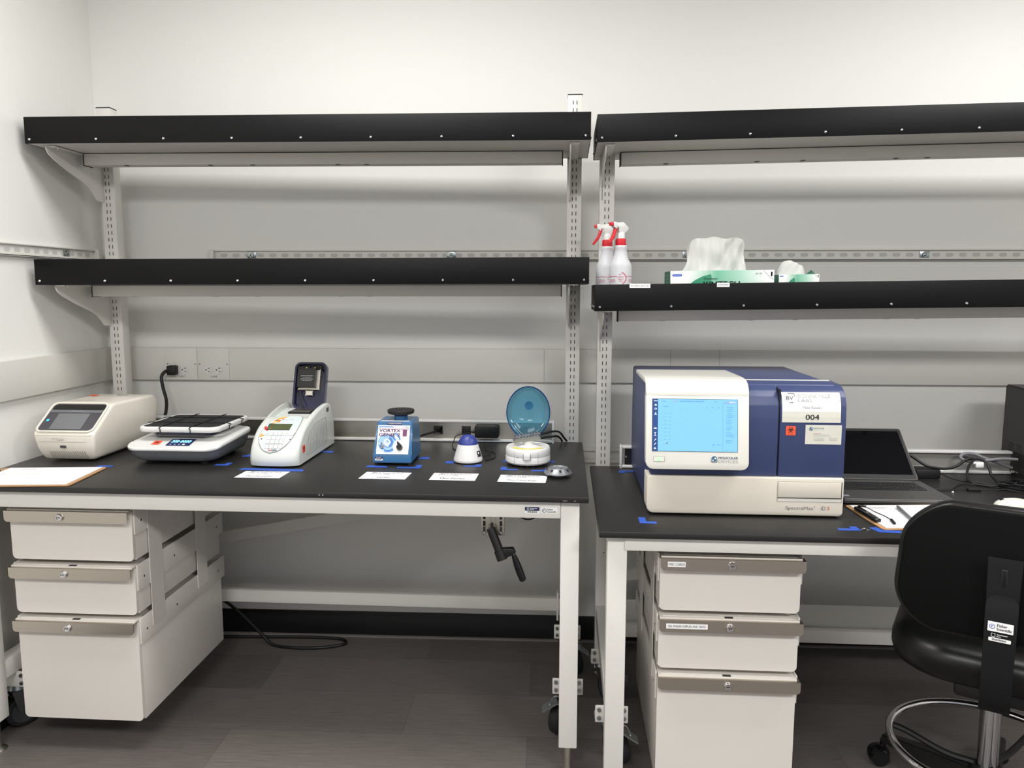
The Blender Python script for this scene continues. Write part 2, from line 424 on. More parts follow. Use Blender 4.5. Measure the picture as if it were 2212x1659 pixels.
    def solo(s, name, label, cat, fr, u, v, z, rot=None, group=None):
        return solo(name, s.bm, [M[k] for k in s.mats], label, cat, fr, u, v, z, rot, group, recalc=False)
UP = (0, 0, 1); RT = (1, 0, 0); BK = (0, -1, 0)
def screw(parent, u, v, z, r=0.004, n=(0, 1, 0), name='screw'):
    bm = B(); n = V(*n); c = V(u, v, z)
    a = n.orthogonal().normalized(); b = n.cross(a)
    rings = [[c + n * h + (a * math.cos(2 * PI * i / 12) + b * math.sin(2 * PI * i / 12)) * q for i in range(12)] for h, q in ((0, r), (r * 0.35, r * 0.95), (r * 0.7, r * 0.6), (r * 0.75, r * 0.2))]
    loft(bm, rings); return part(name, bm, M['chrome'], parent)

# ================================================================== THE ROOM
CEIL = 2.75
bm = B(); box(bm, -1.80, 4.2, -0.05, 5.2, -0.05, 0.0); struct('floor', bm, M['floor'])
bm = B(); box(bm, -1.80, 4.2, -0.05, 5.2, CEIL, CEIL + 0.05); struct('ceiling', bm, M['ceil'])
bm = B(); box(bm, -1.80, 4.2, -0.06, 0.0, 0, CEIL); struct('wall_back', bm, M['wall'])
bm = B(); box(bm, -1.80, -1.741, 0.0, 5.2, 0, CEIL); struct('wall_left', bm, M['wall'])
bm = B(); box(bm, 4.14, 4.2, 0.0, 5.2, 0, CEIL); struct('wall_right', bm, M['wall'])
bm = B(); box(bm, -1.741, 4.14, 0.0, 0.009, 0.002, 0.102, 0.002, mi=0); box(bm, -1.741, 4.14, 0.009, 0.022, 0.0, 0.006, mi=1)
struct('baseboard_back', bm, [M['base'], M['basel']])
bm = B(); box(bm, -1.741, -1.732, 0.009, 5.0, 0.002, 0.102, 0.002); struct('baseboard_left', bm, M['base'])
# painted surface raceways
DT, DB, DD = 1.173, 1.046, 0.022
bm = B(); box(bm, -1.741, 4.14, 0.0, DD, DB, DT, 0.002)
box(bm, -0.02, -0.0188, DD, DD + 0.0006, DB, DT); box(bm, 0.46, 0.4612, DD, DD + 0.0006, DB, DT); box(bm, 0.644, 0.6452, DD, DD + 0.0006, DB, DT)
for f in bm.faces:
    if f.calc_center_median().y < -(DD + 0.0002): f.material_index = 1
struct('trim_1', bm, [M['duct'], M['line']])
bm = B(); box(bm, -1.741, -1.741 + DD, DD + 0.001, 5.0, DB, DT, 0.002); struct('trim_2', bm, M['duct'])
bm = B(); box(bm, -1.741, 4.14, 0.0, 0.012, 0.735, 0.79, 0.001); box(bm, -1.741, 4.14, 0.012, 0.022, 0.778, 0.792, 0.002); box(bm, -1.741, 4.14, 0.012, 0.022, 0.733, 0.746, 0.002)
struct('trim_3', bm, M['duct'])

# strut rails
def strut_rail(name, label, u0, u1, zc, along='u', bolts=(), cap_at=None):
    z0, z1 = zc - 0.0205, zc + 0.0205
    t = thing(name, label, 'rail', WO, 0, 0, 0)
    def bx(bm, a0, a1, d0, d1, q0, q1, **k):
        if along == 'u': box(bm, a0, a1, d0, d1, q0, q1, **k)
        else: box(bm, -1.741 + d0, -1.741 + d1, a0, a1, q0, q1, **k)
    bm = B(); bx(bm, u0, u1, 0, 0.003, z0, z1); bx(bm, u0, u1, 0, 0.012, z1 - 0.0045, z1, r=0.001); bx(bm, u0, u1, 0, 0.016, z0, z0 + 0.0045, r=0.001)
    bx(bm, u0, u1, 0.013, 0.016, z0, z0 + 0.009)
    chan = bm
    if along == 'u': a = Art((0, 0.0032, zc), RT, UP)
    else: a = Art((-1.741 + 0.0032, 0, zc), (0, -1, 0), UP)
    x = u0 + 0.05
    while x < u1 - 0.03:
        xx = x if along == 'u' else -x
        a.rrect(xx - 0.014, -0.007, xx + 0.014, 0.007, 0.0069, 'slotg'); x += 0.048
    base_i = len(chan.faces)
    for f in a.bm.faces:
        g = chan.faces.new([chan.verts.new(q.co) for q in f.verts]); g.material_index = 1
    a.bm.free(); part('channel', chan, [M['duct'], M['slotg']], t)
    if cap_at is not None:
        bm = B(); bx(bm, cap_at - 0.008, cap_at + 0.008, 0, 0.023, z0 - 0.002, z1 + 0.002, r=0.002); part('end_cap', bm, M['duct'], t)
    for b in bolts:
        bm = B()
        if along == 'u': box(bm, b - 0.017, b + 0.017, 0.003, 0.006, zc - 0.013, zc + 0.013, 0.001); c, n = V(b, 0.006, zc), V(0, 1, 0)
        else: box(bm, -1.741 + 0.003, -1.741 + 0.006, b - 0.017, b + 0.017, zc - 0.013, zc + 0.013, 0.001); c, n = V(-1.741 + 0.006, b, zc), V(1, 0, 0)
        cyl(bm, c, c + n * 0.005, 0.010, 0.009, 16); cyl(bm, c + n * 0.005, c + n * 0.007, 0.006, 0.003, 10, cap=(False, True)); part('bolt', bm, M['zinc'], t)
    return t
strut_rail('strut_rail', 'slotted grey strut rail running along the back wall behind the shelves', -1.31, 4.1, 1.530, bolts=(-1.150, -0.375, 0.515, 1.385), cap_at=-1.302)
strut_rail('strut_rail', 'short slotted strut rail on the left wall ending at the corner', 0.06, 2.4, 1.527, 'v', bolts=(0.24,), cap_at=0.062)

# power outlets on the raceway
def outlet(uc, name_txt, label, n_sock):
    t = thing('power_outlet', label, 'outlet', WO, uc, DD, (DT + DB) / 2, group='duplex outlets on the raceway')
    z0 = (DT + DB) / 2
    bm = B(); box(bm, uc - 0.0625, uc + 0.0625, DD, DD + 0.003, DB + 0.001, DT - 0.001, 0.001); part('plate', bm, M['duct'], t)
    for s in n_sock:
        uu = uc + s; zz = 1.087
        bm = B(); cyl(bm, V(uu, DD + 0.003, zz), V(uu, DD + 0.0055, zz), 0.0168, 0.0160, 28); so = part('socket', bm, M['whitep'], t)
        a = Art((uu, DD + 0.0056, zz), RT, UP)
        a.rect(-0.001, 0.005, 0.008, 0.0075, 'ink'); a.rect(0.0005, -0.0075, 0.008, -0.005, 'ink'); a.disc(-0.008, 0, 0.0027, 'ink'); a.part('slots', so)
    a = Art((uc, DD + 0.0031, 1.061), RT, UP); a.text(name_txt, 0, 0, 0.024, 0.0065, 'ink'); a.part('lettering', t)
    for s in (-0.055, 0.055):
        bm = B(); cyl(bm, V(uc + s, DD + 0.003, 1.109), V(uc + s, DD + 0.0042, 1.109), 0.0028, 0.002, 10); part('screw', bm, M['greyp'], t)
outlet(-1.440, 'L1E-7', 'duplex outlet plate with a black plug in its left socket', (0.012,))
outlet(-1.312, 'L1E-8', 'duplex outlet plate with both white sockets empty', (-0.021, 0.021))

# ================================================================== BENCHES
ORG_L = {}
def caster(parent, u, v, side):
    """swivel caster with brake pedal pointing to side"""
    c = None
    bm = B(); box(bm, u - 0.047, u + 0.047, v - 0.028, v + 0.028, 0.163, 0.168, 0.001); box(bm, u - 0.047, u + 0.047, v + 0.025, v + 0.03, 0.163, 0.215, 0.003)
    c = part('caster', bm, M['frame'], parent)
    for su in (-0.036, 0.036):
        for z in (0.178, 0.203):
            bm = B(); cyl(bm, V(u + su, v + 0.03, z), V(u + su, v + 0.036, z), 0.0066, 0.0055, 8); part('bolt', bm, M['zinc'], c)
    bm = B(); lathe(bm, u, v, [(0.163, 0.03), (0.150, 0.034), (0.146, 0.03), (0.140, 0.026)], 24)
    uw, vw = u + side * .020, v - .034; ax = V(math.cos(.6), -side * math.sin(.6), 0); tx = ax.cross(Vector((0, 0, 1)))
    for s in (-1, 1):
        q = V(uw, vw, 0) + ax * (s * .021); top = V(u, v, 0) + ax * (s * .021)
        P4 = [top + tx * .026 + Vector((0, 0, .145)), top - tx * .026 + Vector((0, 0, .145)), q - tx * .012 + Vector((0, 0, .045)), q + tx * .012 + Vector((0, 0, .045))]
        loft(bm, [P4, [p + ax * (s * .0025) for p in P4]])
    part('fork', bm, M['zinc'], c)
    bm = B(); d = side
    extr(bm, [(u + d * 0.01, 0.132), (u + d * 0.035, 0.134), (u + d * 0.078, 0.106), (u + d * 0.076, 0.103), (u + d * 0.034, 0.130), (u + d * 0.01, 0.128)], 'v', v - 0.004, v + 0.034)
    tube(bm, [V(u + d * .012, v + .03, .134), V(u + d * .030, v + .03, .156), V(u + d * .045, v + .028, .150), V(u + d * .056, v + .026, .124)], .0022, 8)
    part('brake_pedal', bm, M['zinc'], c)
    bm = B(); uw, vw = u + side * .020, v - .034; ax = V(math.cos(.6), -side * math.sin(.6) , 0); cw = V(uw, vw, .051)
    loft(bm, [[cw + ax * q + (ax.cross(Vector((0, 0, 1))) * math.cos(2 * PI * i / 36) + Vector((0, 0, 1)) * math.sin(2 * PI * i / 36)) * w_ for i in range(36)] for q, w_ in ((-.018, .045), (-.014, .050), (0, .051), (.014, .050), (.018, .045))])
    for s in (-1, 1): cyl(bm, cw + ax * (s * 0.018), cw + ax * (s * 0.0186), 0.036, 0.036, 24, mi=1)
    part('wheel', bm, [M['rubber'], M['dkgrey']], c)
def slotted_post(parent, uc, z0, z1, zs, vfront=0.0, depth=0.045):
    bm = B(); box(bm, uc - 0.0255, uc + 0.0255, vfront - depth, vfront, z0, z1, 0.0015)
    p = part('upright_post', bm, M['frame'], parent)
    a = Art((uc, vfront + 0.0001, 0), RT, UP); z = zs
    while z < z1 - 0.02:
        for s in (-0.0065, 0.0065):
            a.rect(s - 0.0013, z - 0.0065, s + 0.0013, z + 0.0065, 'ink')
        z += 0.0254
    a.part('slot_rows', p)
    bm = B(); box(bm, uc - 0.0265, uc + 0.0265, vfront - depth - 0.001, vfront + 0.001, z1, z1 + 0.003, 0.0008); part('post_cap', bm, M['black'], p)
def bench(label, fr, x0, x1, ztop, posts, apron, legs_z, casters):
    """x0..x1 = worktop ends"""
    t = thing('lab_bench', label, 'bench', fr, 0, 0, 0)
    TT = 0.0175; zu = ztop - TT
    bm = B(); box(bm, x0, x1, 0.0, 0.762, zu, ztop, 0.0025, 2); part('worktop', bm, M['top'], t)
    bm = B(); box(bm, x0 + 0.0685, x1 - (0.0765 if fr is LO else 0.1025), 0.70, 0.742, zu - apron, zu - 0.001, 0.003); part('front_apron', bm, M['frame'], t)
    bm = B(); box(bm, x0 + 0.10, x1 - 0.10, 0.01, 0.03, zu - 0.05, zu - 0.001, 0.003); part('rear_apron', bm, M['frame'], t)
    for xe, s in ((x0 + (0.016 if fr is LO else 0.024), 1), (x1 - (0.024 if fr is LO else 0.05), -1)):
        ua, ub = (xe, xe + 0.052) if s > 0 else (xe - 0.052, xe)
        bm = B(); box(bm, ua, ub, 0.684, 0.737, legs_z, zu, 0.0025); lg = part('leg', bm, M['frame'], t)
        uc = (ua + ub) / 2
        bm = B(); lathe(bm, uc, 0.71, [(0.012, 0.011), (legs_z, 0.011)], 20); lathe(bm, uc, 0.71, [(0.0, 0.026), (0.004, 0.026), (0.013, 0.012)], 24)
        part('levelling_foot', bm, M['steel'] if ztop > 0.8 else M['frame'], lg)
        bm = B(); box(bm, ua, ub, 0.0, 0.05, legs_z, zu, 0.0025); lg = part('leg', bm, M['frame'], t)
        bm = B(); lathe(bm, uc, 0.025, [(0.0, 0.026), (0.004, 0.026), (0.012, 0.011), (legs_z, 0.011)], 20); part('levelling_foot', bm, M['steel'], lg)
        bm = B(); box(bm, ua + 0.003, ub - 0.003, 0.05, 0.684, 0.155 + 0.06, 0.155 + 0.115, 0.002); part('side_rail', bm, M['frame'], t)
        bm = B(); box(bm, ua + 0.003, ub - 0.003, 0.05, 0.684, zu - 0.05, zu - 0.001, 0.002); part('top_side_rail', bm, M['frame'], t)
        for i, v in enumerate(casters):
            lf = fr is LO and s > 0 and i == 0
            caster(t, uc, .605 if lf else v, -1 if lf else (1 if s > 0 else (-1 if i == 0 else 1)))
    for uc, z1, zs in posts: slotted_post(t, uc, ztop - 0.06, z1, zs, 0.0 if fr is LO else 0.0)
    return t
bl = bench('taller white framed lab bench with black worktop and crank at left', LO, -1.829, 0.0, 0.842,
           ((-1.759, 2.056, 0.8710), (-0.040, 2.076, 0.856)), 0.050, 0.098, (0.53, 0.15))
br_ = bench('lower white framed lab bench with black worktop at right under the blue instrument', RO, 0.0, 1.829, 0.772,
            ((0.046, 1.925, 0.786), (1.783, 1.925, 0.786)), 0.040, 0.03, (0.60, 0.25))
# rear lower rails and diagonal braces
bm = B(); box(bm, -1.73, -0.078, 0.0, 0.03, 0.201, 0.25, 0.003); part('rear_rail', bm, M['frame'], bl)
bm = B(); extr(bm, [(-1.72, 0.36), (-0.12, 0.665), (-0.12, 0.71), (-1.72, 0.405)], 'v', -0.015, -0.003); part('diagonal_brace', bm, M['frame'], bl)
bm = B(); box(bm, -0.090, -0.082, -0.002, 0.034, 0.165, 0.275, 0.002); part('rail_bracket', bm, M['frame'], bl)
bm = B(); box(bm, 0.077, 1.73, 0.0, 0.03, 0.143, 0.19, 0.003); part('rear_rail', bm, M['frame'], br_)
bm = B(); box(bm, 0.077, 1.752, -0.024, -0.020, 0.146, 0.265, 0.001); part('rear_panel', bm, M['duct'], br_)
bm = B(); box(bm, 0.25, 0.76, 0.7425, 0.7480, 0.7505, 0.7543); part('underlay_strip', bm, M['underlay'], br_)
bm = B(); extr(bm, [(0.12, 0.34), (1.72, 0.66), (1.72, 0.70), (0.12, 0.38)], 'v', -0.015, -0.003); part('diagonal_brace', bm, M['frame'], br_)
screw(br_, 0.03, 0.30, 0.62, 0.006, (-1, 0, 0)); screw(br_, 0.03, 0.50, 0.62, 0.006, (-1, 0, 0))
# stickers on the left bench apron
a = Art((-0.154, 0.7425, 0.797), RT, UP)
a.rrect(-0.020, -0.0095, 0.020, 0.0095, 0.003, 'paper'); a.rrect(-0.020, -0.001, 0.020, 0.0095, 0.002, 'navyink', 2)
a.frame(-0.014, 0.001, -0.009, 0.007, 0.0008, 'paper', 3); a.greek(-0.006, 0.014, 0.0055, 0.0016, 'paper', 3); a.greek(-0.006, 0.005, 0.0025, 0.0016, 'paper', 3)
for i in range(16): a.rect(-0.014 + i * 0.0018, -0.0065, -0.0133 + i * 0.0018 + (i % 3) * 0.0004, -0.0025, 'ink', 2)
a.part('asset_sticker', bl, 'navy and white barcode sticker')
def maker_sticker(a, w, h):
    a.rrect(-w, -h, w, h, 0.002, 'paper'); r = h * 0.72
    a.ring(-w * 0.62, 0, r * 0.8, r, 'navyink', 2); a.text('F', -w * 0.62, 0, None, r * 1.0, 'navyink', 2, 0.02, 0.2)
    a.text('Fisher', w * 0.10, h * 0.38, w * 0.72, h * 0.55, 'ink', 2, 0.03); a.text('Scientific', w * 0.30, -h * 0.38, w * 1.12, h * 0.55, 'ink', 2, 0.03)
a = Art((-0.107, 0.7425, 0.797), RT, UP); maker_sticker(a, 0.0225, 0.0085); a.part('maker_sticker', bl, 'small white maker sticker with blue round logo')
# worktop edge scuffs
a = Art((0, 0.7622, 0.833), RT, UP)
for x in (-0.745, -0.735): a.rect(x, -0.001, x + 0.003, 0.003, 'greyink')
for x in (-0.07, -0.062, -0.04): a.rect(x, -0.003, x + 0.003 + random.random() * 0.004, -0.0015, 'greyink')
a.part('edge_scuffs', bl)
# height crank under left bench
bm = B(); extr(bm, [(-0.303, 0.775), (-0.236, 0.775), (-0.236, 0.700), (-0.303, 0.700)], 'v', 0.664, 0.672, 0.002)
for s in (-0.294, -0.246):
    for z in (0.755, 0.735, 0.718): box(bm, s - 0.0035, s + 0.0035, 0.672, 0.6735, z - 0.007, z + 0.007, mi=1)
for s in (-0.277, -0.264): box(bm, s - 0.003, s + 0.003, 0.672, 0.676, 0.735, 0.775)
torus(bm, V(-0.2705, 0.672, 0.722), 0.012, 0.003, (0, 1, 0), 20, 6)
ck = part('height_crank', bm, [M['steel'], M['groove']], bl)
for s in (-0.294, -0.246):
    for z in (0.768, 0.708): screw(ck, s, 0.672, z, 0.0062)
for nm, p, q, r0, r1, m in (('joint', (-0.272, 0.672, 0.730), (-0.268, 0.690, 0.722), 0.008, 0.008, 'steel'),
        ('crank_shaft', (-0.274, 0.690, 0.727), (-0.248, 0.700, 0.664), 0.0125, 0.0125, 'black'), ('crank_hub', (-0.249, 0.700, 0.666), (-0.239, 0.704, 0.640), 0.0150, 0.0150, 'black')):
    bm = B(); cyl(bm, V(*p), V(*q), r0, r1, 24); part(nm, bm, M[m], ck)
bm = B(); extr(bm, [(-0.240, 0.674), (-0.208, 0.676), (-0.201, 0.661), (-0.210, 0.656), (-0.236, 0.644)], 'v', 0.692, 0.712, 0.003); part('crank_arm', bm, M['black'], ck)
bm = B(); cyl(bm, V(-0.210, 0.702, 0.662), V(-0.206, 0.702, 0.652), 0.004, 0.004, 12); part('crank_pin', bm, M['chrome'], ck)
bm = B(); P = [(-0.208, 0.702, 0.655, 0.0062), (-0.203, 0.702, 0.642, 0.0085), (-0.196, 0.702, 0.622, 0.0105), (-0.188, 0.702, 0.600, 0.0108), (-0.181, 0.702, 0.582, 0.0098), (-0.180, 0.702, 0.579, 0.007)]
d = (V(*P[-1][:3]) - V(*P[0][:3])).normalized(); aa = d.orthogonal().normalized(); bb = d.cross(aa)
loft(bm, [[V(*p[:3]) + (aa * math.cos(2 * PI * i / 20) + bb * math.sin(2 * PI * i / 20)) * p[3] for i in range(20)] for p in P]); part('crank_grip', bm, M['blackg'], ck)
bm = B(); tube(bm, [V(-0.222, 0.60, 0.79), V(-0.215, 0.62, 0.765), V(-0.195, 0.63, 0.745), V(-0.170, 0.635, 0.738), V(-0.145, 0.63, 0.746), V(-0.128, 0.62, 0.765), V(-0.122, 0.60, 0.79)], 0.0022)
solo('cable', bm, M['black'], 'thin black cable loop hanging below the left bench apron beside the crank', 'cable', LO, -0.17, 0.62, 0.74)

# ================================================================== SHELVES
def shelf(label, fr, x0, x1, z1, vf, tilt, post_us, beam_u, nscrew, side_beam=True):
    """black lipped shelf; z1 = top of lip at the x = 0 end"""
    h = 0.084; d = 0.335; t = thing('wall_shelf', label, 'shelf', fr, 0, 0, z1)
    zt = lambda u: u * tilt
    def sh(bm):
        for p in bm.verts: p.co.z += zt(p.co.x)
        return bm
    zb = z1 - h
    bm = B(); box(bm, x0, x1, vf - 0.0025, vf, zb, z1, 0.0008); box(bm, x0, x0 + 0.002, vf - d, vf - 0.0025, zb, z1); box(bm, x1 - 0.002, x1, vf - d, vf - 0.0025, zb, z1)
    box(bm, x0, x1, vf - d, vf - d + 0.002, zb, z1 - 0.03)
    part('lip', sh(bm), M['shelf'], t)
    bm = B(); box(bm, x0 + 0.002, x1 - 0.002, vf - d + 0.002, vf - 0.003, zb + 0.001, zb + 0.006); part('shelf_panel', sh(bm), M['under'], t)
    bm = B(); box(bm, x0 + 0.003, x1 - 0.003, vf - d + 0.002, vf - 0.0035, zb + 0.0062, zb + 0.012); part('shelf_deck', sh(bm), M['shelf'], t)
    b0, b1 = beam_u
    vb = vf - 0.185
    bm = B(); box(bm, b0, b1, vb - 0.05, vb, zb - 0.040, zb, 0.001, mi=0); box(bm, b0 - 0.003, b0, vb - 0.05, vb + 0.0008, zb - 0.042, zb, mi=1); box(bm, b1, b1 + 0.003, vb - 0.05, vb + 0.0008, zb - 0.042, zb, mi=1)
    box(bm, b0, b1, vb, vb + 0.0008, zb - 0.0018, zb, mi=1)
    for q in (0.09, 0.27, 0.36, 0.54, 0.60): cyl(bm, V(b0 + (b1 - b0) * q, vb - 0.008, zb - 0.0402), V(b0 + (b1 - b0) * q, vb - 0.008, zb - 0.0408), 0.009, 0.009, 14, mi=1)
    part('support_beam', sh(bm), [M['under'], M['groove']], t)
    for i in range(nscrew):
        e = 0.016; u = x0 + e + (x1 - x0 - 2 * e) * i / (nscrew - 1)
        screw(t, u, vf, zb + 0.013 + zt(u), 0.0050)
    for u in (x0, x1):
        for v in (vf - 0.05, vf - 0.17, vf - 0.29): screw(t, u, v, zb + 0.015 + zt(u), 0.0042, (-1 if u == x0 else 1, 0, 0))
    for uc in post_us:
        bm = B(); poly = [(vf - 0.035, 0), (vf - 0.03, -0.006), (vf - 0.04, -0.022), (vf - 0.065, -0.036), (vf - 0.13, -0.062), (vf - 0.215, -0.090), (vf - 0.25, -0.104), (vf - 0.275, -0.124), (vf - 0.29, -0.142), (vf - 0.30, -0.147), (0.001, -0.147), (0.001, 0)]
        poly = [(max(v, 0.001), z) for v, z in poly]
        pl = []
        for p in poly:
            if not pl or abs(p[0] - pl[-1][0]) + abs(p[1] - pl[-1][1]) > 1e-5: pl.append(p)
        extr(bm, [(v, zb + z - 0.002 + zt(uc)) for v, z in pl], 'u', uc - 0.0185, uc - 0.0145)
        box(bm, uc - 0.0185, uc + 0.012, 0.001, vf - 0.035, zb - 0.004 + zt(uc), zb - 0.001 + zt(uc))
        b = part('bracket', bm, M['frame'], t)
        for v in (0.06, vf - 0.07): screw(b, uc, v, zb - 0.004 + zt(uc), 0.005, (0, 0, -1))
    return t
shelf('long upper black shelf on the left bench uprights', LO, -1.823, 0.006, 1.9432, 0.339, -0.0051, (-1.759, -0.040), (-1.745, -0.083), 9)
shelf('long lower black shelf on the left bench uprights above the outlets', LO, -1.823, 0.006, 1.5016, 0.339, 0.0024, (-1.759, -0.040), (-1.745, -0.083), 9)
shelf('upper black shelf on the right bench uprights with nothing on it', RO, 0.0, 1.829, 1.9376, 0.25, 0.0141, (0.046, 1.783), (0.088, 1.74), 9)
s4 = shelf('lower black shelf on the right bench holding spray bottles and tissue boxes', RO, 0.0, 1.829, 1.4155, 0.25, 0.0130, (0.046, 1.783), (0.088, 1.74), 9)
for uc, txt, w in ((0.141, 'IPA SPRAY BOTTLES', 0.0325), (0.400, 'KIMWIPES', 0.0195)):
    z = 1.4155 + uc * 0.013 - 0.0055
    a = Art((uc, 0.2501, z), RT, UP); a.rect(-w, -0.0065, w, 0.0065, 'paper'); a.text(txt, 0, 0, w * 1.75, 0.0055, 'greyink', 2, 0.01); a.part('shelf_label', s4, 'small white printed label')

# ================================================================== UNDER-BENCH CABINETS
def cabinet(label, fr, u0, u1, ztop, zbot, vfr, vbk, stickers, groovegap=0.0):
    t = thing('drawer_cabinet', label, 'cabinet', fr, (u0 + u1) / 2, (vfr + vbk) / 2, zbot)
    d1, d2, d3 = ztop - 0.157, ztop - 0.322, zbot
    # carcass: hanging side straps and hanger plates
    bm = B()
    for ue, s in ((u0, -1), (u1, 1)):
        a, b = (ue - 0.0075, ue - 0.0055) if s < 0 else (ue + 0.0055, ue + 0.0075)
        for v0, v1 in ((vfr - 0.145, vfr - 0.072), (vfr - 0.435, vfr - 0.365)):
            box(bm, a, b, v0, v1, ztop - 0.385, ztop + 0.012)
    box(bm, u0 + 0.01, u1 - 0.01, vbk, vfr - 0.03, ztop + 0.002, ztop + 0.008)
    part('carcass', bm, M['cab'], t)
    for zt_ in (ztop, ztop - 0.172, ztop - 0.337):
        zl = zt_ - 0.078
        for ue, s in ((u0, -1), (u1, 1)):
            a, b = (ue - 0.0055, ue - 0.0005) if s < 0 else (ue + 0.0005, ue + 0.0055)
            bm = B(); box(bm, a, b, vbk - 0.02, vfr - 0.006, zl, zt_, 0.001)
            for v in (vfr - 0.04, vfr - 0.22, vbk + 0.03):
                cyl(bm, V(b if s > 0 else a, v, zl + 0.035), V((b + 0.0004) if s > 0 else (a - 0.0004), v, zl + 0.035), 0.0035, 0.0035, 10, mi=1)
            part('slide_rail', bm, [M['cab'], M['groove']], t)
    for k, (za, zb) in enumerate(((ztop, d1), (ztop - 0.172, d2), (ztop - 0.337, d3))):
        bm = B()
        extr(bm, [(p, q) for p, q in rr((u0 + u1) / 2, (za + zb) / 2, u1 - u0, za - zb, 0.014, 5)], 'v', vfr - 0.014, vfr, 0.0)
        box(bm, u0, u1, vbk, vfr - 0.014, zb + 0.001, za - 0.012, 0.001)
        box(bm, u0 + 0.001, u1 - 0.001, vfr - 0.03, vfr + 0.012, za - 0.004, za - 0.001)
        dr = part('drawer', bm, M['cab'], t)
        if k:
            bm = B(); uc = (u0 + u1) / 2; box(bm, uc - 0.011, uc + 0.011, vfr - 0.001, vfr + 0.008, za - 0.001, za + 0.0005); part('lock_slot', bm, M['groove'], dr)
        hz1 = za - 0.006; bm = B()
        hw0, hw1 = u0 - 0.001, u1 + (0.006 if fr is RO else 0.0)
        r = 0.010; hz0 = hz1 - 0.031
        pl = [(hw0, hz1), (hw0, hz0 + r)] + [(hw0 + r - r * math.cos(t_ * PI / 10), hz0 + r - r * math.sin(t_ * PI / 10)) for t_ in range(1, 6)] + [(hw1 - r + r * math.sin(t_ * PI / 10), hz0 + r - r * math.cos(t_ * PI / 10)) for t_ in range(0, 6)] + [(hw1, hz1)]
        extr(bm, pl, 'v', vfr + 0.021, vfr + 0.0235)
        box(bm, hw0, hw1, vfr - 0.004, vfr + 0.0235, hz1, hz1 + 0.002)
        hd = part('handle', bm, M['handle'], dr)
        uc = (u0 + u1) / 2 - (0.016 if fr is LO else 0); zc = (hz0 + hz1) / 2 + 0.001
        bm = B(); n = V(0, 1, 0); c = V(uc, vfr + 0.0235, zc)
        loft(bm, [[c + n * hh + (V(1, 0, 0) * math.cos(2 * PI * i / 24) + V(0, 0, 1) * math.sin(2 * PI * i / 24)) * q for i in range(24)] for hh, q in ((0, 0.0115), (0.004, 0.0112), (0.0065, 0.009), (0.0065, 0.0065), (0.005, 0.006))])
        box(bm, uc - 0.004, uc + 0.004, vfr + 0.0285, vfr + 0.0290, zc - 0.001, zc + 0.001, mi=1)
        part('lock', bm, [M['chrome'], M['groove']], dr)
        if k in stickers:
            txt, w = stickers[k]
            a = Art((hw0 + 0.012 + w + 0.006, vfr + 0.0236, zc + 0.001), RT, UP); a.rect(-w, -0.0072, w, 0.0072, 'paper'); a.text(txt, 0, 0, w * 1.8, 0.0062, 'ink', 2); a.part('drawer_label', dr, 'white printed drawer label')
    return t
cabinet('white three drawer cabinet hanging under the left bench beside the wall', LO, -1.697, -1.325, 0.762, 0.106, 0.700, 0.150, {})
cabinet('white three drawer cabinet with printed labels hanging under the right bench', RO, 0.168, 0.540, 0.694, 0.038, 0.700, 0.130, {0: ('MISC CORDS', 0.0235), 1: ('GEL IMAGER SUPPLIES AND TRAYS', 0.055)})

# ================================================================== BENCH POWER STRIPS
def power_strip(fr, u0, u1, z0, z1, label, cover0, cover1, caps, hm='duct'):
    t = thing('power_strip', label, 'power strip', fr, (u0 + u1) / 2, 0.0, z0)
    bm = B(); box(bm, u0, u1, 0.001, 0.018, z0 + 0.008, z1 - 0.008); part('housing', bm, M[hm], t)
    for za, zb in ((z1 - 0.010, z1), (z0, z0 + 0.010)):
        bm = B(); box(bm, u0, u1, 0.001, 0.030, za, zb, 0.003, 3); part('edge_rail', bm, M['whitep'], t)
    bm = B(); box(bm, cover0, cover1, 0.018, 0.0195, z0 + 0.010, z1 - 0.010); part('steel_cover', bm, M['steel'], t)
    for u in caps:
        bm = B(); box(bm, u - 0.004, u + 0.004, 0.0, 0.032, z0 - 0.002, z1 + 0.002, 0.002); part('end_cap', bm, M['whitep'], t)
        for z in (z0 + 0.006, z1 - 0.006):
            screw(t, u - 0.004, 0.02, z, 0.004, (-1, 0, 0)) if u == u0 else None
    return t
TL = 0.8425
ps = power_strip(LO, -1.70, -0.108, TL, 0.924, 'long stainless and white power strip along the back of the left bench', -1.68, -0.112, (-0.108,))
ps2 = power_strip(RO, 0.108, 1.438, 0.7725, 0.852, 'power strip along the back of the right bench, mostly hidden by the blue instrument', 0.112, 0.122, (0.108,), 'housingg')
bm = B(); box(bm, 0.122, 0.150, 0.018, 0.022, 0.783, 0.842); o = part('socket_block', bm, M['black'], ps2); screw(o, 0.128, 0.022, 0.812, 0.005)
def sq_socket(uc, zc):
    bm = B(); box(bm, uc - 0.0165, uc + 0.0165, 0.0195, 0.0235, zc - 0.0165, zc + 0.0165, 0.001); s = part('socket', bm, M['black'], ps)
    a = Art((uc, 0.0236, zc), RT, UP); a.rect(0.000, 0.006, 0.009, 0.0085, 'groove'); a.rect(0.001, -0.0085, 0.009, -0.006, 'groove'); a.disc(-0.007, 0, 0.003, 'groove'); a.part('slots', s)
sq_socket(-0.532, 0.885); sq_socket(-0.428, 0.884); sq_socket(-0.330, 0.884); sq_socket(-0.215, 0.884)
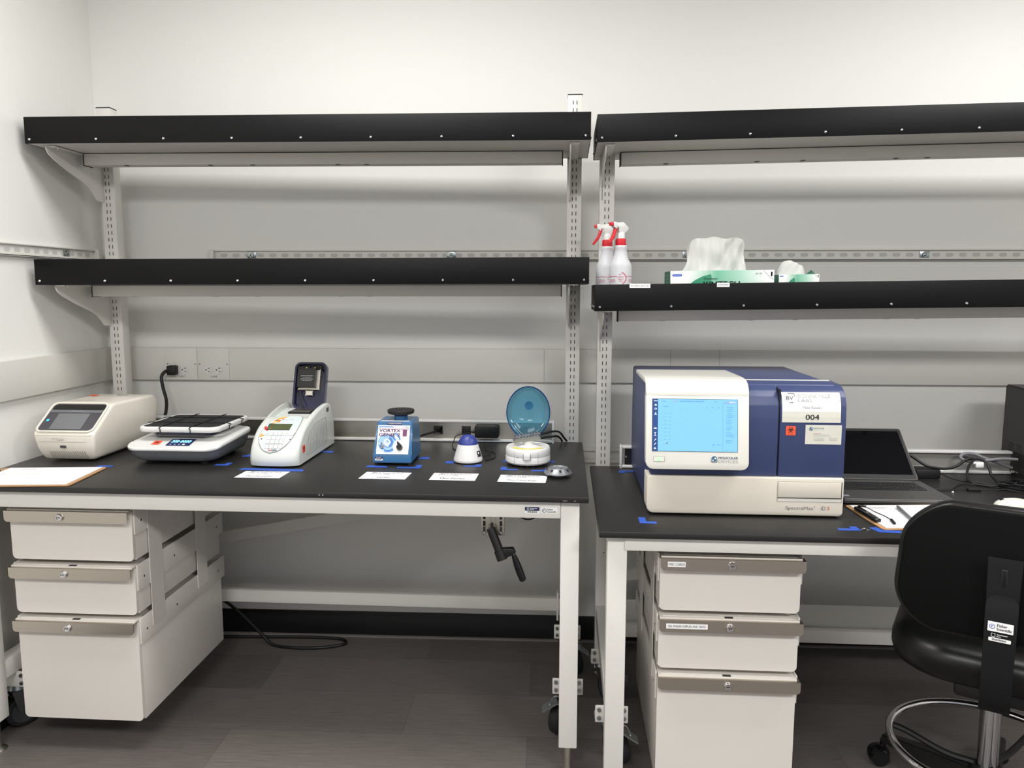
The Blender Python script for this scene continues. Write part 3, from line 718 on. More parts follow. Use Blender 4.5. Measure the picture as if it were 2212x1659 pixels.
# plug of vortex mixer
t = thing('corded_plug', 'black cord and square plug running from the power strip to the blue mixer', 'cord', LO, -0.532, 0.0236, 0.885)
bm = B(); c4 = [(-1, -1), (1, -1), (1, 1), (-1, 1)]
loft(bm, [[V(-0.532 + a * w, v, 0.885 + b * w) for a, b in c4] for v, w in ((0.0236, 0.0155), (0.030, 0.0155), (0.042, 0.006))]); part('plug', bm, M['blackg'], t)
bm = B(); tube(bm, [V(-0.532, 0.036, 0.885), V(-0.548, 0.056, 0.882), V(-0.580, 0.085, 0.876), V(-0.598, 0.14, 0.872), V(-0.602, 0.20, 0.880), V(-0.604, 0.268, 0.885)], 0.0038); part('cable', bm, M['black'], t)
# adapter of mini vortex
t = thing('power_adapter', 'black ribbed wall adapter plugged into the strip with thin cable', 'adapter', LO, -0.35, 0.0236, 0.886)
bm = B(); extr(bm, rr(-0.349, 0.886, 0.088, 0.046, 0.008, 5), 'v', 0.024, 0.060, 0.0025, 2); part('case', bm, M['black'], t)
a = Art((-0.349, 0.05, 0.9093), RT, (0, -1, 0))
for i in range(9): a.rect(-0.03 + i * 0.0068, -0.006, -0.0265 + i * 0.0068, 0.004, 'greyink')
a.part('ribs', t)
bm = B(); cyl(bm, V(-0.393, 0.04, 0.882), V(-0.408, 0.04, 0.881), 0.005, 0.0025, 14)
tube(bm, [V(-0.405, 0.04, 0.881), V(-0.425, 0.043, 0.878), V(-0.448, 0.05, 0.874), V(-0.462, 0.06, 0.868), V(-0.466, 0.08, 0.855), V(-0.462, 0.14, 0.845), V(-0.430, 0.22, 0.8445), V(-0.400, 0.29, 0.8455)], 0.0018, 8); part('cable', bm, M['black'], t)
bm = B(); tube(bm, [V(-0.335, 0.30, 0.846), V(-0.318, 0.27, 0.850), V(-0.322, 0.22, 0.858), V(-0.340, 0.20, 0.866), V(-0.345, 0.24, 0.872), V(-0.325, 0.28, 0.866), V(-0.312, 0.31, 0.852), V(-0.325, 0.34, 0.8445), V(-0.300, 0.30, 0.8445), V(-0.305, 0.22, 0.8445), V(-0.34, 0.18, 0.8445)], 0.0016, 8)
solo('cable', bm, M['black'], 'thin black cable bundled behind the small blue topped vortex mixer', 'cable', LO, -0.325, 0.27, TL)
# plug and cords at the strip's right end
t = thing('corded_plug', 'pair of black cords plugged in behind the open blue lid', 'cord', LO, -0.215, 0.0236, 0.885)
bm = B(); box(bm, -0.231, -0.200, 0.0238, 0.044, 0.872, 0.899, 0.003); part('plug', bm, M['black'], t)
bm = B(); tube(bm, [V(-0.205, 0.04, 0.885), V(-0.17, 0.055, 0.878), V(-0.14, 0.05, 0.882), V(-0.11, 0.04, 0.888), V(-0.085, 0.03, 0.884), V(-0.068, 0.02, 0.862), V(-0.058, 0.008, 0.848)], 0.0036); part('cable', bm, M['black'], t)
bm = B(); tube(bm, [V(-0.205, 0.045, 0.880), V(-0.16, 0.07, 0.870), V(-0.12, 0.06, 0.872), V(-0.095, 0.045, 0.872), V(-0.08, 0.03, 0.86), V(-0.075, 0.012, 0.847)], 0.0036); part('cable', bm, M['black'], t)

# ================================================================== CORD from wall outlet
t = thing('corded_plug', 'thick black cord hanging from the wall outlet behind the shaker', 'cord', WO, -1.470, 0.03, 1.087)
bm = B(); box(bm, -1.487, -1.452, DD + 0.003, 0.055, 1.068, 1.105, 0.005, 3); part('plug', bm, M['black'], t)
bm = B(); tube(bm, [V(-1.478, 0.045, 1.088), V(-1.492, 0.06, 1.080), V(-1.500, 0.068, 1.060), V(-1.492, 0.075, 1.02), V(-1.474, 0.09, 0.97), V(-1.462, 0.13, 0.92), V(-1.455, 0.20, 0.88), V(-1.44, 0.24, 0.855)], 0.0062); part('cable', bm, M['black'], t)
bm = B(); tube(bm, [V(-1.36, 0.05, 0.19), V(-1.30, 0.05, 0.155), V(-1.24, 0.06, 0.115), V(-1.14, 0.10, 0.05), V(-1.08, 0.12, 0.008), V(-0.98, 0.14, 0.007), V(-0.87, 0.13, 0.007), V(-0.80, 0.095, 0.007), V(-0.83, 0.055, 0.007), V(-0.95, 0.045, 0.007), V(-1.12, 0.05, 0.007), V(-1.24, 0.055, 0.007), V(-1.34, 0.06, 0.007)], 0.0058)
solo('floor_cable', bm, M['black'], 'black cable looping on the floor beneath the left bench', 'cable', WO, -1.0, 0.06, 0.0)

# ================================================================== LEFT BENCH INSTRUMENTS
BT = 0.842
def asset_sticker(a, x, y, w, h):
    a.rrect(x - w, y - h, x + w, y + h, h * 0.3, 'paper', 2); a.rrect(x - w, y - h * 0.05, x + w, y + h, h * 0.25, 'navyink', 3)
    a.frame(x - w * 0.7, y + h * 0.15, x - w * 0.45, y + h * 0.75, h * 0.09, 'paper', 4)
    a.greek(x - w * 0.3, x + w * 0.7, y + h * 0.6, h * 0.16, 'paper', 4); a.greek(x - w * 0.3, x + w * 0.25, y + h * 0.28, h * 0.16, 'paper', 4)
    for i in range(14): a.rect(x - w * 0.7 + i * w * 0.1, y - h * 0.65, x - w * 0.7 + i * w * 0.1 + w * (0.03 + 0.02 * (i % 3)), y - h * 0.2, 'ink', 3)
def bio(a, x, y, r, bottomtext=True):
    a.rrect(x - r, y - r, x + r, y + r, r * 0.2, 'orange', 2); a.biohazard(x, y + r * 0.15, r * 0.75, 'ink', 3)
    if bottomtext: a.text('BIOHAZARD', x, y - r * 0.75, r * 1.3, r * 0.22, 'ink', 3)
# --- compact cream cycler in the corner
t = thing('thermal_cycler', 'cream box instrument with slanted dark touchscreen in the bench corner', 'instrument', LO, -1.673, 0.27, BT)
uc = -1.673
def wz(z): return 0.80 + 0.20 * min(1, max(0, (z - 0.85) / 0.075)) ** 0.6
bm = B()
prof = [(.075, .862), (.075, 1.000), (.10, 1.018), (.34, 1.021), (.362, 1.018), (.468, .944), (.472, .934), (.463, .885), (.453, .860), (.440, .847), (.10, .847)]
extr(bm, prof, 'u', -0.103, 0.103, 0.011, 4)
for p in bm.verts: p.co.x = uc + p.co.x * wz(p.co.z)
part('housing', bm, M['cream'], t, angle=50)
ang = Vector((0, 0.468 - 0.362, 0.944 - 1.018)); sl = math.hypot(ang.y, ang.z)
def slope_art(o): return Art(o, RT, (0, -ang.y, -ang.z))
O = (uc, 0.4685, 0.9445)
a = slope_art(O)
a.rrect(-0.092, 0.004, 0.092, sl - 0.002, 0.016, 'dkgrey', 2); a.rrect(-0.088, sl - 0.032, 0.088, sl - 0.004, 0.012, 'black', 3)
a.rect(-0.0925, sl - 0.042, 0.0925, sl - 0.030, 'greyp', 4)
a.rect(-0.055, 0.010, 0.052, sl - 0.047, 'screenoff', 4); a.rrect(-0.082, 0.046, -0.074, 0.055, 0.001, 'ledblue', 4)
a.greek(-0.02, 0.025, sl - 0.036, 0.003, 'greyink', 5)
a.part('touchscreen_panel', t)
bm = B(); pts = []
for p, q in rr(0, sl / 2 + 0.001, 0.190, sl + 0.003, 0.018, 6):
    f = q / sl; pts.append(V(uc + p, 0.4685 - ang.y * f + 0.0012, 0.9445 - ang.z * f + 0.0016))
tube(bm, pts + [pts[0]], 0.0034, 8, smooth=False, closed=True); part('panel_rim', bm, M['cream'], t)
fl = lambda x, y, l: V(uc + x, 0.4735 + l - max(0, 0.93 - y) * 0.215 - max(0, 0.87 - y) * 0.35, y)
a = Art(fn=fl); a.text('appliedbiosystems', -0.018, 0.9215, 0.042, 0.0042, 'greyink'); a.greek(-0.022, 0.0, 0.917, 0.0018, 'greyink')
a.rect(-0.016, 0.890, 0.004, 0.899, 'dkgrey'); a.rect(-0.013, 0.8915, 0.001, 0.8945, 'screenoff', 2); a.greek(-0.008, -0.001, 0.885, 0.0015, 'greyink')
for i in range(16):
    x = -0.056 + i * 0.0078
    for j in range(5): a.poly([(x + j * .0022 * .7, .880 - j * .005), (x + .0022 + j * .0022 * .7, .880 - j * .005), (x + .0022 + (j + 1) * .0022 * .7, .875 - j * .005), (x + (j + 1) * .0022 * .7, .875 - j * .005)], 'line')
a.rect(-0.085, 0.9105, 0.075, 0.9112, 'line')
a.part('front_markings', t)
a = Art((uc, 0.0, 1.0216), RT, BK)
a.rect(-0.082, -0.290, 0.0, -0.283, 'whitep'); a.rrect(-0.095, -0.182, -0.066, -0.158, 0.002, 'orange'); a.rect(-0.005, -0.160, 0.035, -0.150, 'line'); a.rect(0.02, -0.12, 0.09, -0.1193, 'line')
a.part('top_markings', t)
# --- orbital shaker
t = thing('orbital_shaker', 'white and slate grey shaker with black grid tray and lit display', 'shaker', LO, -1.318, 0.34, BT)
uc, vc, W_, D_ = -1.318, 0.331, 0.307, 0.308
def wv(v): return min(1, max(0, (v - 0.38) / 0.10))
def ztop(v): return 0.920 - 0.021 * wv(v)
bm = B(); loft(bm, [[V(p, q, z) for p, q in rr(uc, vc, W_ - 2 * i, D_ - 2 * i, 0.045, 8)] for z, i in ((.849, .050), (.851, .030), (.858, .018), (.872, .010), (.900, .003))])
for p in bm.verts:
    if p.co.z > 0.899: p.co.z = ztop(-p.co.y) - 0.0145 + 0.006 * wv(-p.co.y)
part('lower_shell', bm, M['greyp'], t, angle=50)
bm = B()
loft(bm, [[V(p, q, ztop(q) + dz * (1 - .38 * wv(q))) for p, q in rr(uc, vc, W_ - 2 * i, D_ - 2 * i, 0.045, 8)] for dz, i in ((-.0155, .001), (-.0135, 0), (-.004, 0), (-.001, .002), (0, .005), (0.0, .03), (0.0, .06))])
rbox(bm, uc, .283, 0.25, 0.195, 0.03, [(.918, 0), (.923, .003), (.9245, .01)])
part('upper_shell', bm, M['whitep'], t, angle=50)
bm = B(); rbox(bm, uc, .295, 0.205, 0.20, 0.03, [(.924, 0), (.940, 0)]); part('drive_plate', bm, M['navy'], t)
tu, tv, tw, td = -1.313, 0.306, 0.268, 0.262
bm = B()
loft(bm, [[V(p, q, z) for p, q in rr(tu, tv, tw - 2 * i, td - 2 * i, 0.028, 6)] for z, i in ((.940, .006), (.941, .002), (.944, 0), (.955, 0), (.958, .0025), (.958, .008), (.9555, .009), (.954, .011))])
tr = part('tray', bm, M['whitep'], t, angle=50)
bm = B(); rbox(bm, tu, tv, tw - 0.020, td - 0.020, 0.02, [(.953, 0), (.9575, 0)]); part('grip_mat', bm, M['grip'], tr)
for x in (-0.055, 0.045):
    bm = B(); tube(bm, [V(tu + x, tv + td / 2 + .001, .940), V(tu + x, tv + td / 2 + .0015, .950), V(tu + x, tv + td / 2 - .003, .9588), V(tu + x, tv, .9592), V(tu + x, tv - td / 2 + .003, .9592), V(tu + x, tv - td / 2 - .001, .950)], 0.0015, 8); part('elastic_strap', bm, M['black'], tr)
for y in (-0.055, 0.045):
    bm = B(); tube(bm, [V(tu + tw / 2 + .001, tv + y, .940), V(tu + tw / 2 + .0015, tv + y, .950), V(tu + tw / 2 - .003, tv + y, .9588), V(tu, tv + y, .9595), V(tu - tw / 2 + .003, tv + y, .9592), V(tu - tw / 2 - .001, tv + y, .950)], 0.0015, 8); part('elastic_strap', bm, M['black'], tr)
fs_ = lambda x, y, l: V(x, y, ztop(y) + l + 0.0006)
a = Art(fn=lambda x, y, l: fs_(x, y, l))
P_ = [(-1.343, .408), (-1.266, .408), (-1.258, .462), (-1.335, .462)]
a.rrect(-1.341, .408, -1.262, .463, .004, 'navyink')
a.text('200', -1.322, .430, .024, -.018, 'cyan', 2, 0.03); a.text('0000', -1.288, .430, .034, -.018, 'cyan', 2, 0.03)
for i in range(4): a.disc(-1.328 + i * .0145, .453, .003 if i < 3 else .0045, 'ltblueink' if i < 3 else 'paper', 2)
a.greek(-1.337, -1.318, .4125, .003, 'paper', 2)
a.part('display', t)
a = Art(fn=fs_); a.rrect(-1.392, .426, -1.366, .456, .002, 'orange'); a.biohazard(-1.379, .440, .010, 'ink', 2); a.part('biohazard_sticker', t, 'orange biohazard sticker')
bm = B()
for du in (-0.09, 0.09):
    for dv in (-0.1, 0.1): lathe(bm, uc + du, vc + dv, [(BT, .012), (.851, .014)], 16)
part('feet', bm, M['rubber'], t)

# --- pale grey cycler with open navy lid
t = thing('thermal_cycler', 'pale grey rounded cycler with keypad and raised navy lid', 'instrument', LO, -0.98, 0.30, BT)
PR = [(.490, .848), (.495, .865), (.490, .888), (.474, .914), (.448, .936), (.415, .955), (.37, .971), (.30, .989), (.24, .998), (.17, 1.003), (.135, 1.000), (.118, .985), (.112, .93), (.110, .848)]
def pr_s(s):
    for p, q in zip(PR, PR[1:]):
        d = math.hypot(q[0] - p[0], q[1] - p[1])
        if s <= d: f = s / d; return (p[0] + (q[0] - p[0]) * f, p[1] + (q[1] - p[1]) * f), Vector((0, -(q[0] - p[0]) / d, (q[1] - p[1]) / d))
        s -= d
    return PR[-1], Vector((0, 0, -1))
def bulge(x, z): return -0.045 * (abs(x) / 0.08) ** 3 * 0.4 * max(0, min(1, (1.0 - z) / 0.08))
xs = [-.080, -.079, -.075, -.070, -.0665, -.066, -.050, -.03, 0, .03, .050, .066, .0665, .070, .075, .079, .080]
ins = [.010, .005, .0018, .0003, 0, 0, 0, 0, 0, 0, 0, 0, 0, .0003, .0018, .005, .010]
SM = []
for i in range(len(PR) - 1):
    n = 3 if i < 9 else 2
    for k in range(n): f = k / n; SM.append((PR[i][0] + (PR[i + 1][0] - PR[i][0]) * f, PR[i][1] + (PR[i + 1][1] - PR[i][1]) * f))
SM.append(PR[-1])
for _ in range(2): SM = [SM[0]] + [((a_[0] + 2 * b_[0] + c_[0]) / 4, (a_[1] + 2 * b_[1] + c_[1]) / 4) for a_, b_, c_ in zip(SM, SM[1:], SM[2:])] + [SM[-1]]
bm = B(); G = []
for x, e in zip(xs, ins):
    row = []
    for v, z in SM:
        cv, cz = 0.30, 0.90
        d = Vector((v - cv, z - cz)).normalized(); zz = z
        nv, nz = v - d.x * e + bulge(x, z), z - d.y * e * (1 if z > 0.86 else 0)
        if abs(x) <= 0.066 and 0.115 < v < 0.335:
            dep = 0.019 * min(1, (0.335 - v) / 0.035)
            nz -= dep
        row.append(bm.verts.new(V(-0.98 + x, nv, nz)))
    G.append(row)
for i in range(len(G) - 1):
    for j in range(len(SM) - 1): bm.faces.new([G[i][j], G[i + 1][j], G[i + 1][j + 1], G[i][j + 1]])
bm.faces.new(G[0]); bm.faces.new(G[-1][::-1]); bm.faces.new([r[0] for r in G][::-1] + [r[-1] for r in G])
part('housing', bm, M['palegrey'], t, angle=45)
def tmap(x, s, l):
    (v, z), d = pr_s(s); n = Vector((0, -d.z, d.y)) if False else Vector((0, -abs(d.z), abs(d.y)))
    return V(-0.98 + x, v + bulge(x, z), z) + n * (l + 0.0006)
def fill(a, pts, k, l, n=14):
    y0, y1 = min(p[1] for p in pts), max(p[1] for p in pts)
    def span(y):
        X = []
        for (ax, ay), (bx_, by) in zip(pts, pts[1:] + pts[:1]):
            if (ay - y) * (by - y) <= 0 and ay != by: X.append(ax + (bx_ - ax) * (y - ay) / (by - ay))
        return min(X), max(X)
    for i in range(n):
        ya, yb = y0 + (y1 - y0) * (i + 1e-4) / n, y0 + (y1 - y0) * (i + 1 - 1e-4) / n
        (a0, a1), (b0, b1) = span(ya), span(yb)
        for j in range(6):
            f, g = j / 6, (j + 1) / 6
            a.poly([(a0 + (a1 - a0) * f, ya), (a0 + (a1 - a0) * g, ya), (b0 + (b1 - b0) * g, yb), (b0 + (b1 - b0) * f, yb)], k, l)
a = Art(fn=tmap)
OUT = [(-.028, .230), (.033, .233), (.046, .222), (.053, .200), (.056, .16), (.054, .115), (.044, .080), (.022, .055), (-.008, .045), (-.034, .055), (-.050, .078), (-.057, .11), (-.053, .155), (-.043, .195)]
_o = spline([Vector((x, y, 0)) for x, y in OUT + [OUT[0]]], 5)[:-1]; OUT = [(q.x, q.y) for q in _o]
OB = [(x * 1.035, .14 + (y - .14) * 1.03) for x, y in OUT]
fill(a, OB, 'line', 0.5, 34); fill(a, OUT, 'aqua', 1.5, 34)
for pts, k in (([(-.054, .118), (-.030, .122), (-.040, .106), (-.055, .098)], 'amber'), ([(-.055, .150), (-.040, .158), (-.036, .128), (-.050, .134)], 'redink'), ([(-.052, .160), (-.030, .185), (-.028, .130), (-.036, .140)], 'amber'), ([(-.045, .180), (-.020, .226), (.0, .228), (-.012, .205), (-.016, .178)], 'amber'), ([(-.050, .156), (-.046, .166), (-.032, .144), (-.036, .138)], 'paper')): fill(a, pts, k, 2.2, 4)
a.rect(-.045, .160, -.035, .172, 'blueink', 3); a.rect(-.030, .190, -.023, .198, 'blueink', 3); a.rect(-.020, .188, -.015, .198, 'redink', 3)
a.disc(.008, .200, .030, 'paper', 3.2, 24, .006); a.text('TECHNE', .012, .200, .034, .004, 'ink', 4, 0.02); a.rect(-.012, .1982, -.006, .2018, 'ink', 4)
a.rect(-.044, .134, .033, .171, 'black', 3.4, 4, 2); a.rect(-.042, .136, .033, .168, 'lcd', 4, 4, 2)
def key(x0, x1, s0, s1, ch=None):
    a.rect(x0 - .0008, s0 - .0008, x1 + .0008, s1 + .0008, 'line', 3.5); a.rect(x0, s0, x1, s1, 'paper', 4.2)
    if ch: a.text(ch, (x0 + x1) / 2, (s0 + s1) / 2 + .001, None, (s1 - s0) * 0.36, 'greyink', 5)
key(-.049, -.032, .1085, .1235, 'O'); key(.036, .053, .1085, .1235, '+')
for i in range(4): key(-.026 + i * .0142, -.026 + i * .0142 + .0115, .1085, .1235)
for r_, (s0, s1) in enumerate(((.0905, .1035), (.0745, .0868), (.0590, .0712))):
    for c_ in range(4 if r_ == 2 else 3):
        x = -.027 + c_ * .0145; key(x, x + .0115, s0, s1, '123456789#'[r_ * 3 + c_] if not (r_ == 2 and c_ == 3) else '0')
key(.0165, .028, .0745, .1035, '<'); a.disc(-.046, .092, .0022, 'ink', 4); a.disc(.047, .092, .0022, 'ink', 4)
a.text('Tech', -.009, .0525, .014, .0075, 'redink', 4, 0.03, 0.1); a.text('gene', .006, .0515, .013, .0072, 'navyink', 4, 0.02, 0.1)
a.part('control_panel', t)
a = Art(fn=lambda x, y, l: V(-0.8995 + l, x, y)); 
vr = rr(0.335, 0.905, 0.17, 0.1, 0.03)
vent = [(.400, .865), (.400, .905), (.37, .935), (.31, .955), (.20, .957), (.185, .94), (.185, .880), (.20, .868)]
a.line(vent + [vent[0]], .0012, 'line', 1)
for i in range(13):
    x = .195 + i * .0155; a.rect(x, .868 + 0.002, x + .0016, .952 - max(0, (x - .31)) * 0.45, 'line', 1)
a.rect(.160, .972, .185, .987, 'black', 1); a.rect(.162, .974, .183, .9765, 'greyink', 2); a.rect(.162, .981, .183, .983, 'greyink', 2)
a.part('side_vent', t)
a = Art(fn=lambda x, y, l: V(-0.8993 + l, 0.430 - x, y)); bio(a, 0.0, 0.893, 0.012); a.part('biohazard_sticker', t, 'orange biohazard sticker')
bm = B(); box(bm, -1.012, -0.930, 0.165, 0.255, 0.972, 0.9835, 0.001); box(bm, -1.004, -0.938, 0.18, 0.245, 0.9835, 0.9855, mi=1); part('sample_block', bm, [M['black'], M['steel']], t)
# lid: shell leaning back
def lidp(x, y, d):  # y up along lid, d depth to the back
    b0 = Vector((0, 0.170, 0.985)); lean = Vector((0, -0.055, 0.155)).normalized(); nb = Vector((0, -lean.z, lean.y * 1.0))
    p = b0 + lean * y + Vector((0, -0.94, -0.33)) * d
    return V(-0.972 + x, p.y, p.z)
def outl(w, h, r, s=0): return [(p, q + h / 2 + s) for p, q in rr(0, 0, w, h, r, 6)]
OL = outl(.116, .170, .022, -.004); IL = outl(.102, .155, .016, .004)
bm = B(); loft(bm, [[lidp(x * .92, y * .96 + .003, .035) for x, y in OL], [lidp(x, y, .022) for x, y in OL], [lidp(x, y, 0) for x, y in OL], [lidp(x, y, 0) for x, y in IL], [lidp(x * .97, y, .022) for x, y in IL]])
ld = part('lid', bm, M['navy'], t)
def lbox(x0, x1, y0, y1, d0, d1, bm):
    g = bmesh.ops.create_cube(bm, size=1)['verts']
    for p in g: p.co = lidp(x0 if p.co.x < 0 else x1, y0 if p.co.y < 0 else y1, d0 if p.co.z < 0 else d1)
    bmesh.ops.bevel(bm, geom=list(set(e for p in g for e in p.link_edges)), offset=0.0015, segments=2, affect='EDGES')
bm = B(); lbox(-.040, .036, .066, .138, .002, .02, bm); part('heater_frame', bm, M['steel'], ld)
bm = B(); lbox(-.040, .024, .073, .140, -.016, .002, bm); hb = part('heated_block', bm, M['black'], ld)
a = Art(fn=lambda x, y, l: lidp(x, y, -.0162 - l)); a.greek(-.028, .016, .112, .0035, 'greyink'); a.greek(-.020, .010, .106, .002, 'greyink'); a.greek(-.028, .016, .1005, .0035, 'greyink'); a.greek(-.024, .012, .095, .002, 'greyink'); a.part('warning_text', hb)
bm = B(); lbox(-.012, .012, .046, .062, .004, .012, bm); part('latch_plate', bm, M['steel'], ld)
bm = B(); tube(bm, [lidp(-.038, .066, .004), lidp(-.036, .045, -.004), lidp(-.022, .020, -.006), lidp(-.018, -.002, -.010), lidp(-.03, -.012, -.014)], .0022, 8); part('lid_cable', bm, M['black'], ld)
bm = B(); lbox(-.044, .0, .140, .150, -.004, .006, bm); lbox(.010, .042, .140, .149, -.004, .006, bm); part('latch_catch', bm, M['blackg'], ld)
a = Art(fn=lambda x, y, l: lidp(x, y, -.0044 - l)); a.poly([(-.018, .141), (-.009, .141), (-.0135, .148)], 'yellow'); a.poly([(.012, .141), (.021, .141), (.0165, .147)], 'yellow'); a.part('warning_stickers', ld)
# --- vortex mixer
t = thing('vortex_mixer', 'blue tapered vortex mixer with purple lettered panel and black round platform', 'vortex mixer', LO, -0.614, 0.345, BT)
bm = B()
fb = [(-.677, .427), (-.552, .427), (-.552, .262), (-.677, .262)]; ft = [(-.670, .379), (-.557, .379), (-.557, .268), (-.670, .268)]; fm = [(-.677, .424), (-.552, .424), (-.552, .262), (-.677, .262)]
loft(bm, [[V(p, q, .850) for p, q in fb], [V(p, q, .878) for p, q in fm], [V(p, q, .976) for p, q in ft]])
bmesh.ops.bevel(bm, geom=[e for e in bm.edges], offset=.0028, segments=3, affect='EDGES'); part('body', bm, M['blue'], t)
a = Art((-.6145, .4245, .878), RT, (0, -.050, .108))
def Pv(px, py):
    f = (1045 - py) / 575
    return ((px - (550 + (1045 - py) * .087)) * .1035 / (690 - (1045 - py) * .07), .0005 + f * .0945)
def pr_(pts, k, l): a.poly([Pv(*p) for p in pts], k, l)
pr_([(205, 1045), (895, 1045), (925, 470), (275, 470)], 'paper', 2)
def arcs(cx, cy, r0, r1, a0, a1, k, l, n=26, grow=0.0):
    for i in range(n):
        t0, t1 = a0 + (a1 - a0) * i / n, a0 + (a1 - a0) * (i + 1) / n
        g0, g1 = 1 + grow * i / n, 1 + grow * (i + 1) / n
        pr_([(cx + r0 * g0 * math.cos(t0), cy - r0 * g0 * .92 * math.sin(t0)), (cx + r1 * g0 * math.cos(t0), cy - r1 * g0 * .92 * math.sin(t0)), (cx + r1 * g1 * math.cos(t1), cy - r1 * g1 * .92 * math.sin(t1)), (cx + r0 * g1 * math.cos(t1), cy - r0 * g1 * .92 * math.sin(t1))], k, l)
arcs(455, 830, 5, 208, 0, 2 * PI, 'ltblueink', 3)
arcs(455, 820, 32, 52, 0.3, 2.4 * PI, 'blueink', 4, 40, 1.6); arcs(455, 810, 14, 24, 2.0, 3.6 * PI, 'paper', 4.4, 50, 3.0)
arcs(455, 830, 150, 185, 3.4, 5.8, 'blueink', 4); arcs(455, 830, 160, 190, 0.4, 1.3, 'blueink', 4); arcs(520, 800, 180, 200, 0.0, 1.2, 'ltblueink', 4); arcs(500, 800, 215, 240, 0.2, 1.0, 'blueink', 4)
pr_([(280, 492), (590, 492), (590, 508), (280, 510)], 'blueink', 3); pr_([(270, 522), (920, 522), (921, 530), (270, 531)], 'purple', 3)
c_ = Pv(725, 500); a.text('Scientific Industries', c_[0], c_[1], .036, .0035, 'blueink', 3); a.rect(*Pv(840, 512), *Pv(855, 488), 'navyink', 3); a.rect(*Pv(868, 512), *Pv(895, 488), 'greyink', 3)
c_ = Pv(512, 576); a.text('VORTEX', c_[0], c_[1], .0685, .0100, 'purple', 5, 0.05); c_ = Pv(500, 660); a.text('GENIE 2', c_[0], c_[1], .0685, .0105, 'purple', 5, 0.05)
pr_([(745, 548), (905, 548), (905, 560), (745, 560)], 'purple', 4); pr_([(780, 555), (865, 555), (858, 690), (772, 690)], 'purple', 4.2)
arcs(715, 900, 0.1, 150, 0, 2 * PI, 'paper', 4.6)
for i in range(26):
    g = -0.9 + i * 0.19
    pr_([(715 + 118 * math.cos(g), 900 - 118 * math.sin(g)), (715 + 121 * math.cos(g + .04), 900 - 121 * math.sin(g + .04)), (715 + 138 * math.cos(g + .04), 900 - 138 * math.sin(g + .04)), (715 + 136 * math.cos(g), 900 - 136 * math.sin(g))], 'greyink', 5.2)
pr_([(210, 962), (380, 962), (380, 985), (208, 985)], 'paper', 5); pr_([(245, 832), (310, 832), (310, 848), (243, 848)], 'paper', 5)
c_ = Pv(295, 974); a.greek(c_[0] - .012, c_[0] + .012, c_[1], .0018, 'ltblueink', 6)
a.part('control_panel', t)
nrm = V(0, .108, .050).normalized()
def onp(px, py): x, y = Pv(px, py); return V(-.6145, .4245, .878) + V(1, 0, 0) * x + V(0, -.050, .108).normalized() * y
bm = B(); c_ = onp(715, 915); cyl(bm, c_, c_ + nrm * .014, .0105, .0088, 24); up_ = V(0, -.050, .108).normalized()
k_ = [c_ + nrm * .001 + up_ * .010 - V(1, 0, 0) * .008, c_ + nrm * .001 + up_ * .021 - V(1, 0, 0) * .0085, c_ + nrm * .001 + up_ * .006 + V(1, 0, 0) * .008]
loft(bm, [k_, [p + nrm * .008 for p in k_]]); part('speed_knob', bm, M['blackg'], t)
bm = B(); c_ = onp(350, 900); cyl(bm, c_, c_ + nrm * .004, .0065, .006, 6); cyl(bm, c_ + nrm * .003, c_ + nrm * .014 + up_ * .008 - V(1, 0, 0) * .002, .0022, .003, 12); part('toggle_switch', bm, M['chrome'], t)
a = Art((-.6145, .4245, .878), RT, (0, -.050, .108)); a.rect(-.024, .0965, .025, .1055, 'navyink', 1); a.text('NO CALIBRATION REQUIRED', .001, .102, .044, .003, 'paper', 2); a.part('calibration_sticker', t, 'dark blue sticker with white lettering')
a = Art((-.6145, .379, .9762), RT, BK); a.rect(-.046, .003, .046, .016, 'paper'); a.greek(-.04, .035, .010, .0016, 'greyink', 2); a.part('top_sticker', t, 'narrow white sticker')
a = Art((-.6145, .4272, .864), RT, UP); asset_sticker(a, -.042, 0.0005, .0125, .0065); a.part('asset_sticker', t, 'navy and silver barcode sticker')
bm = B()
for x in (-.667, -.562):
    for v in (.41, .29): lathe(bm, x, v, [(BT, .007), (.851, .008)], 14)
part('feet', bm, M['rubber'], t)
bm = B(); lathe(bm, -.605, .325, [(.975, .0225), (.988, .0225), (.991, .019)], 28); part('collar', bm, M['blue'], t)
bm = B(); lathe(bm, -.605, .325, [(.989, .013), (.9925, .013), (.9935, .036), (.996, .0425), (1.005, .0445), (1.0075, .043), (1.0080, .038)], 40)
for r_, n_ in ((.008, 6), (.016, 12), (.024, 18), (.032, 24), (.039, 28)):
    for i in range(n_): g = 2 * PI * i / n_ + r_ * 90; lathe(bm, -.605 + r_ * math.cos(g), .325 + r_ * math.sin(g), [(1.0075, .0017), (1.0092, .0009)], 6)
part('rubber_platform', bm, M['rubber'], t)
# --- mini vortex
t = thing('vortex_mixer', 'small white cone mixer with royal blue rounded top', 'vortex mixer', LO, -.380, .350, BT)
bm = B(); lathe(bm, -.380, .350, [(.8435, .040), (.8455, .046), (.850, .0475), (.853, .047), (.902, .0325)], 44); part('cone_body', bm, M['whitep'], t)
bm = B(); lathe(bm, -.380, .350, [(BT, .036), (.845, .041)], 32); part('rubber_base', bm, M['rubber'], t)
bm = B(); lathe(bm, -.380, .350, [(.9005, .0328), (.904, .0325), (.913, .0295), (.921, .0245), (.926, .020), (.929, .0165), (.9285, .014), (.9265, .010), (.926, .003)], 44); part('blue_cap', bm, M['domeb'], t)
def cone_fn(x, y, l): g = x / .04; r_ = .047 - (y - .853) * .296 + l + .0003; return V(-.380 + r_ * math.sin(g), .350 + r_ * math.cos(g), y)
a = Art(fn=cone_fn); 
for i in range(6): a.rect(.036 + i * .0035, .8625, .0395 + i * .0035, .881, 'ink' if True else 'x', 1)
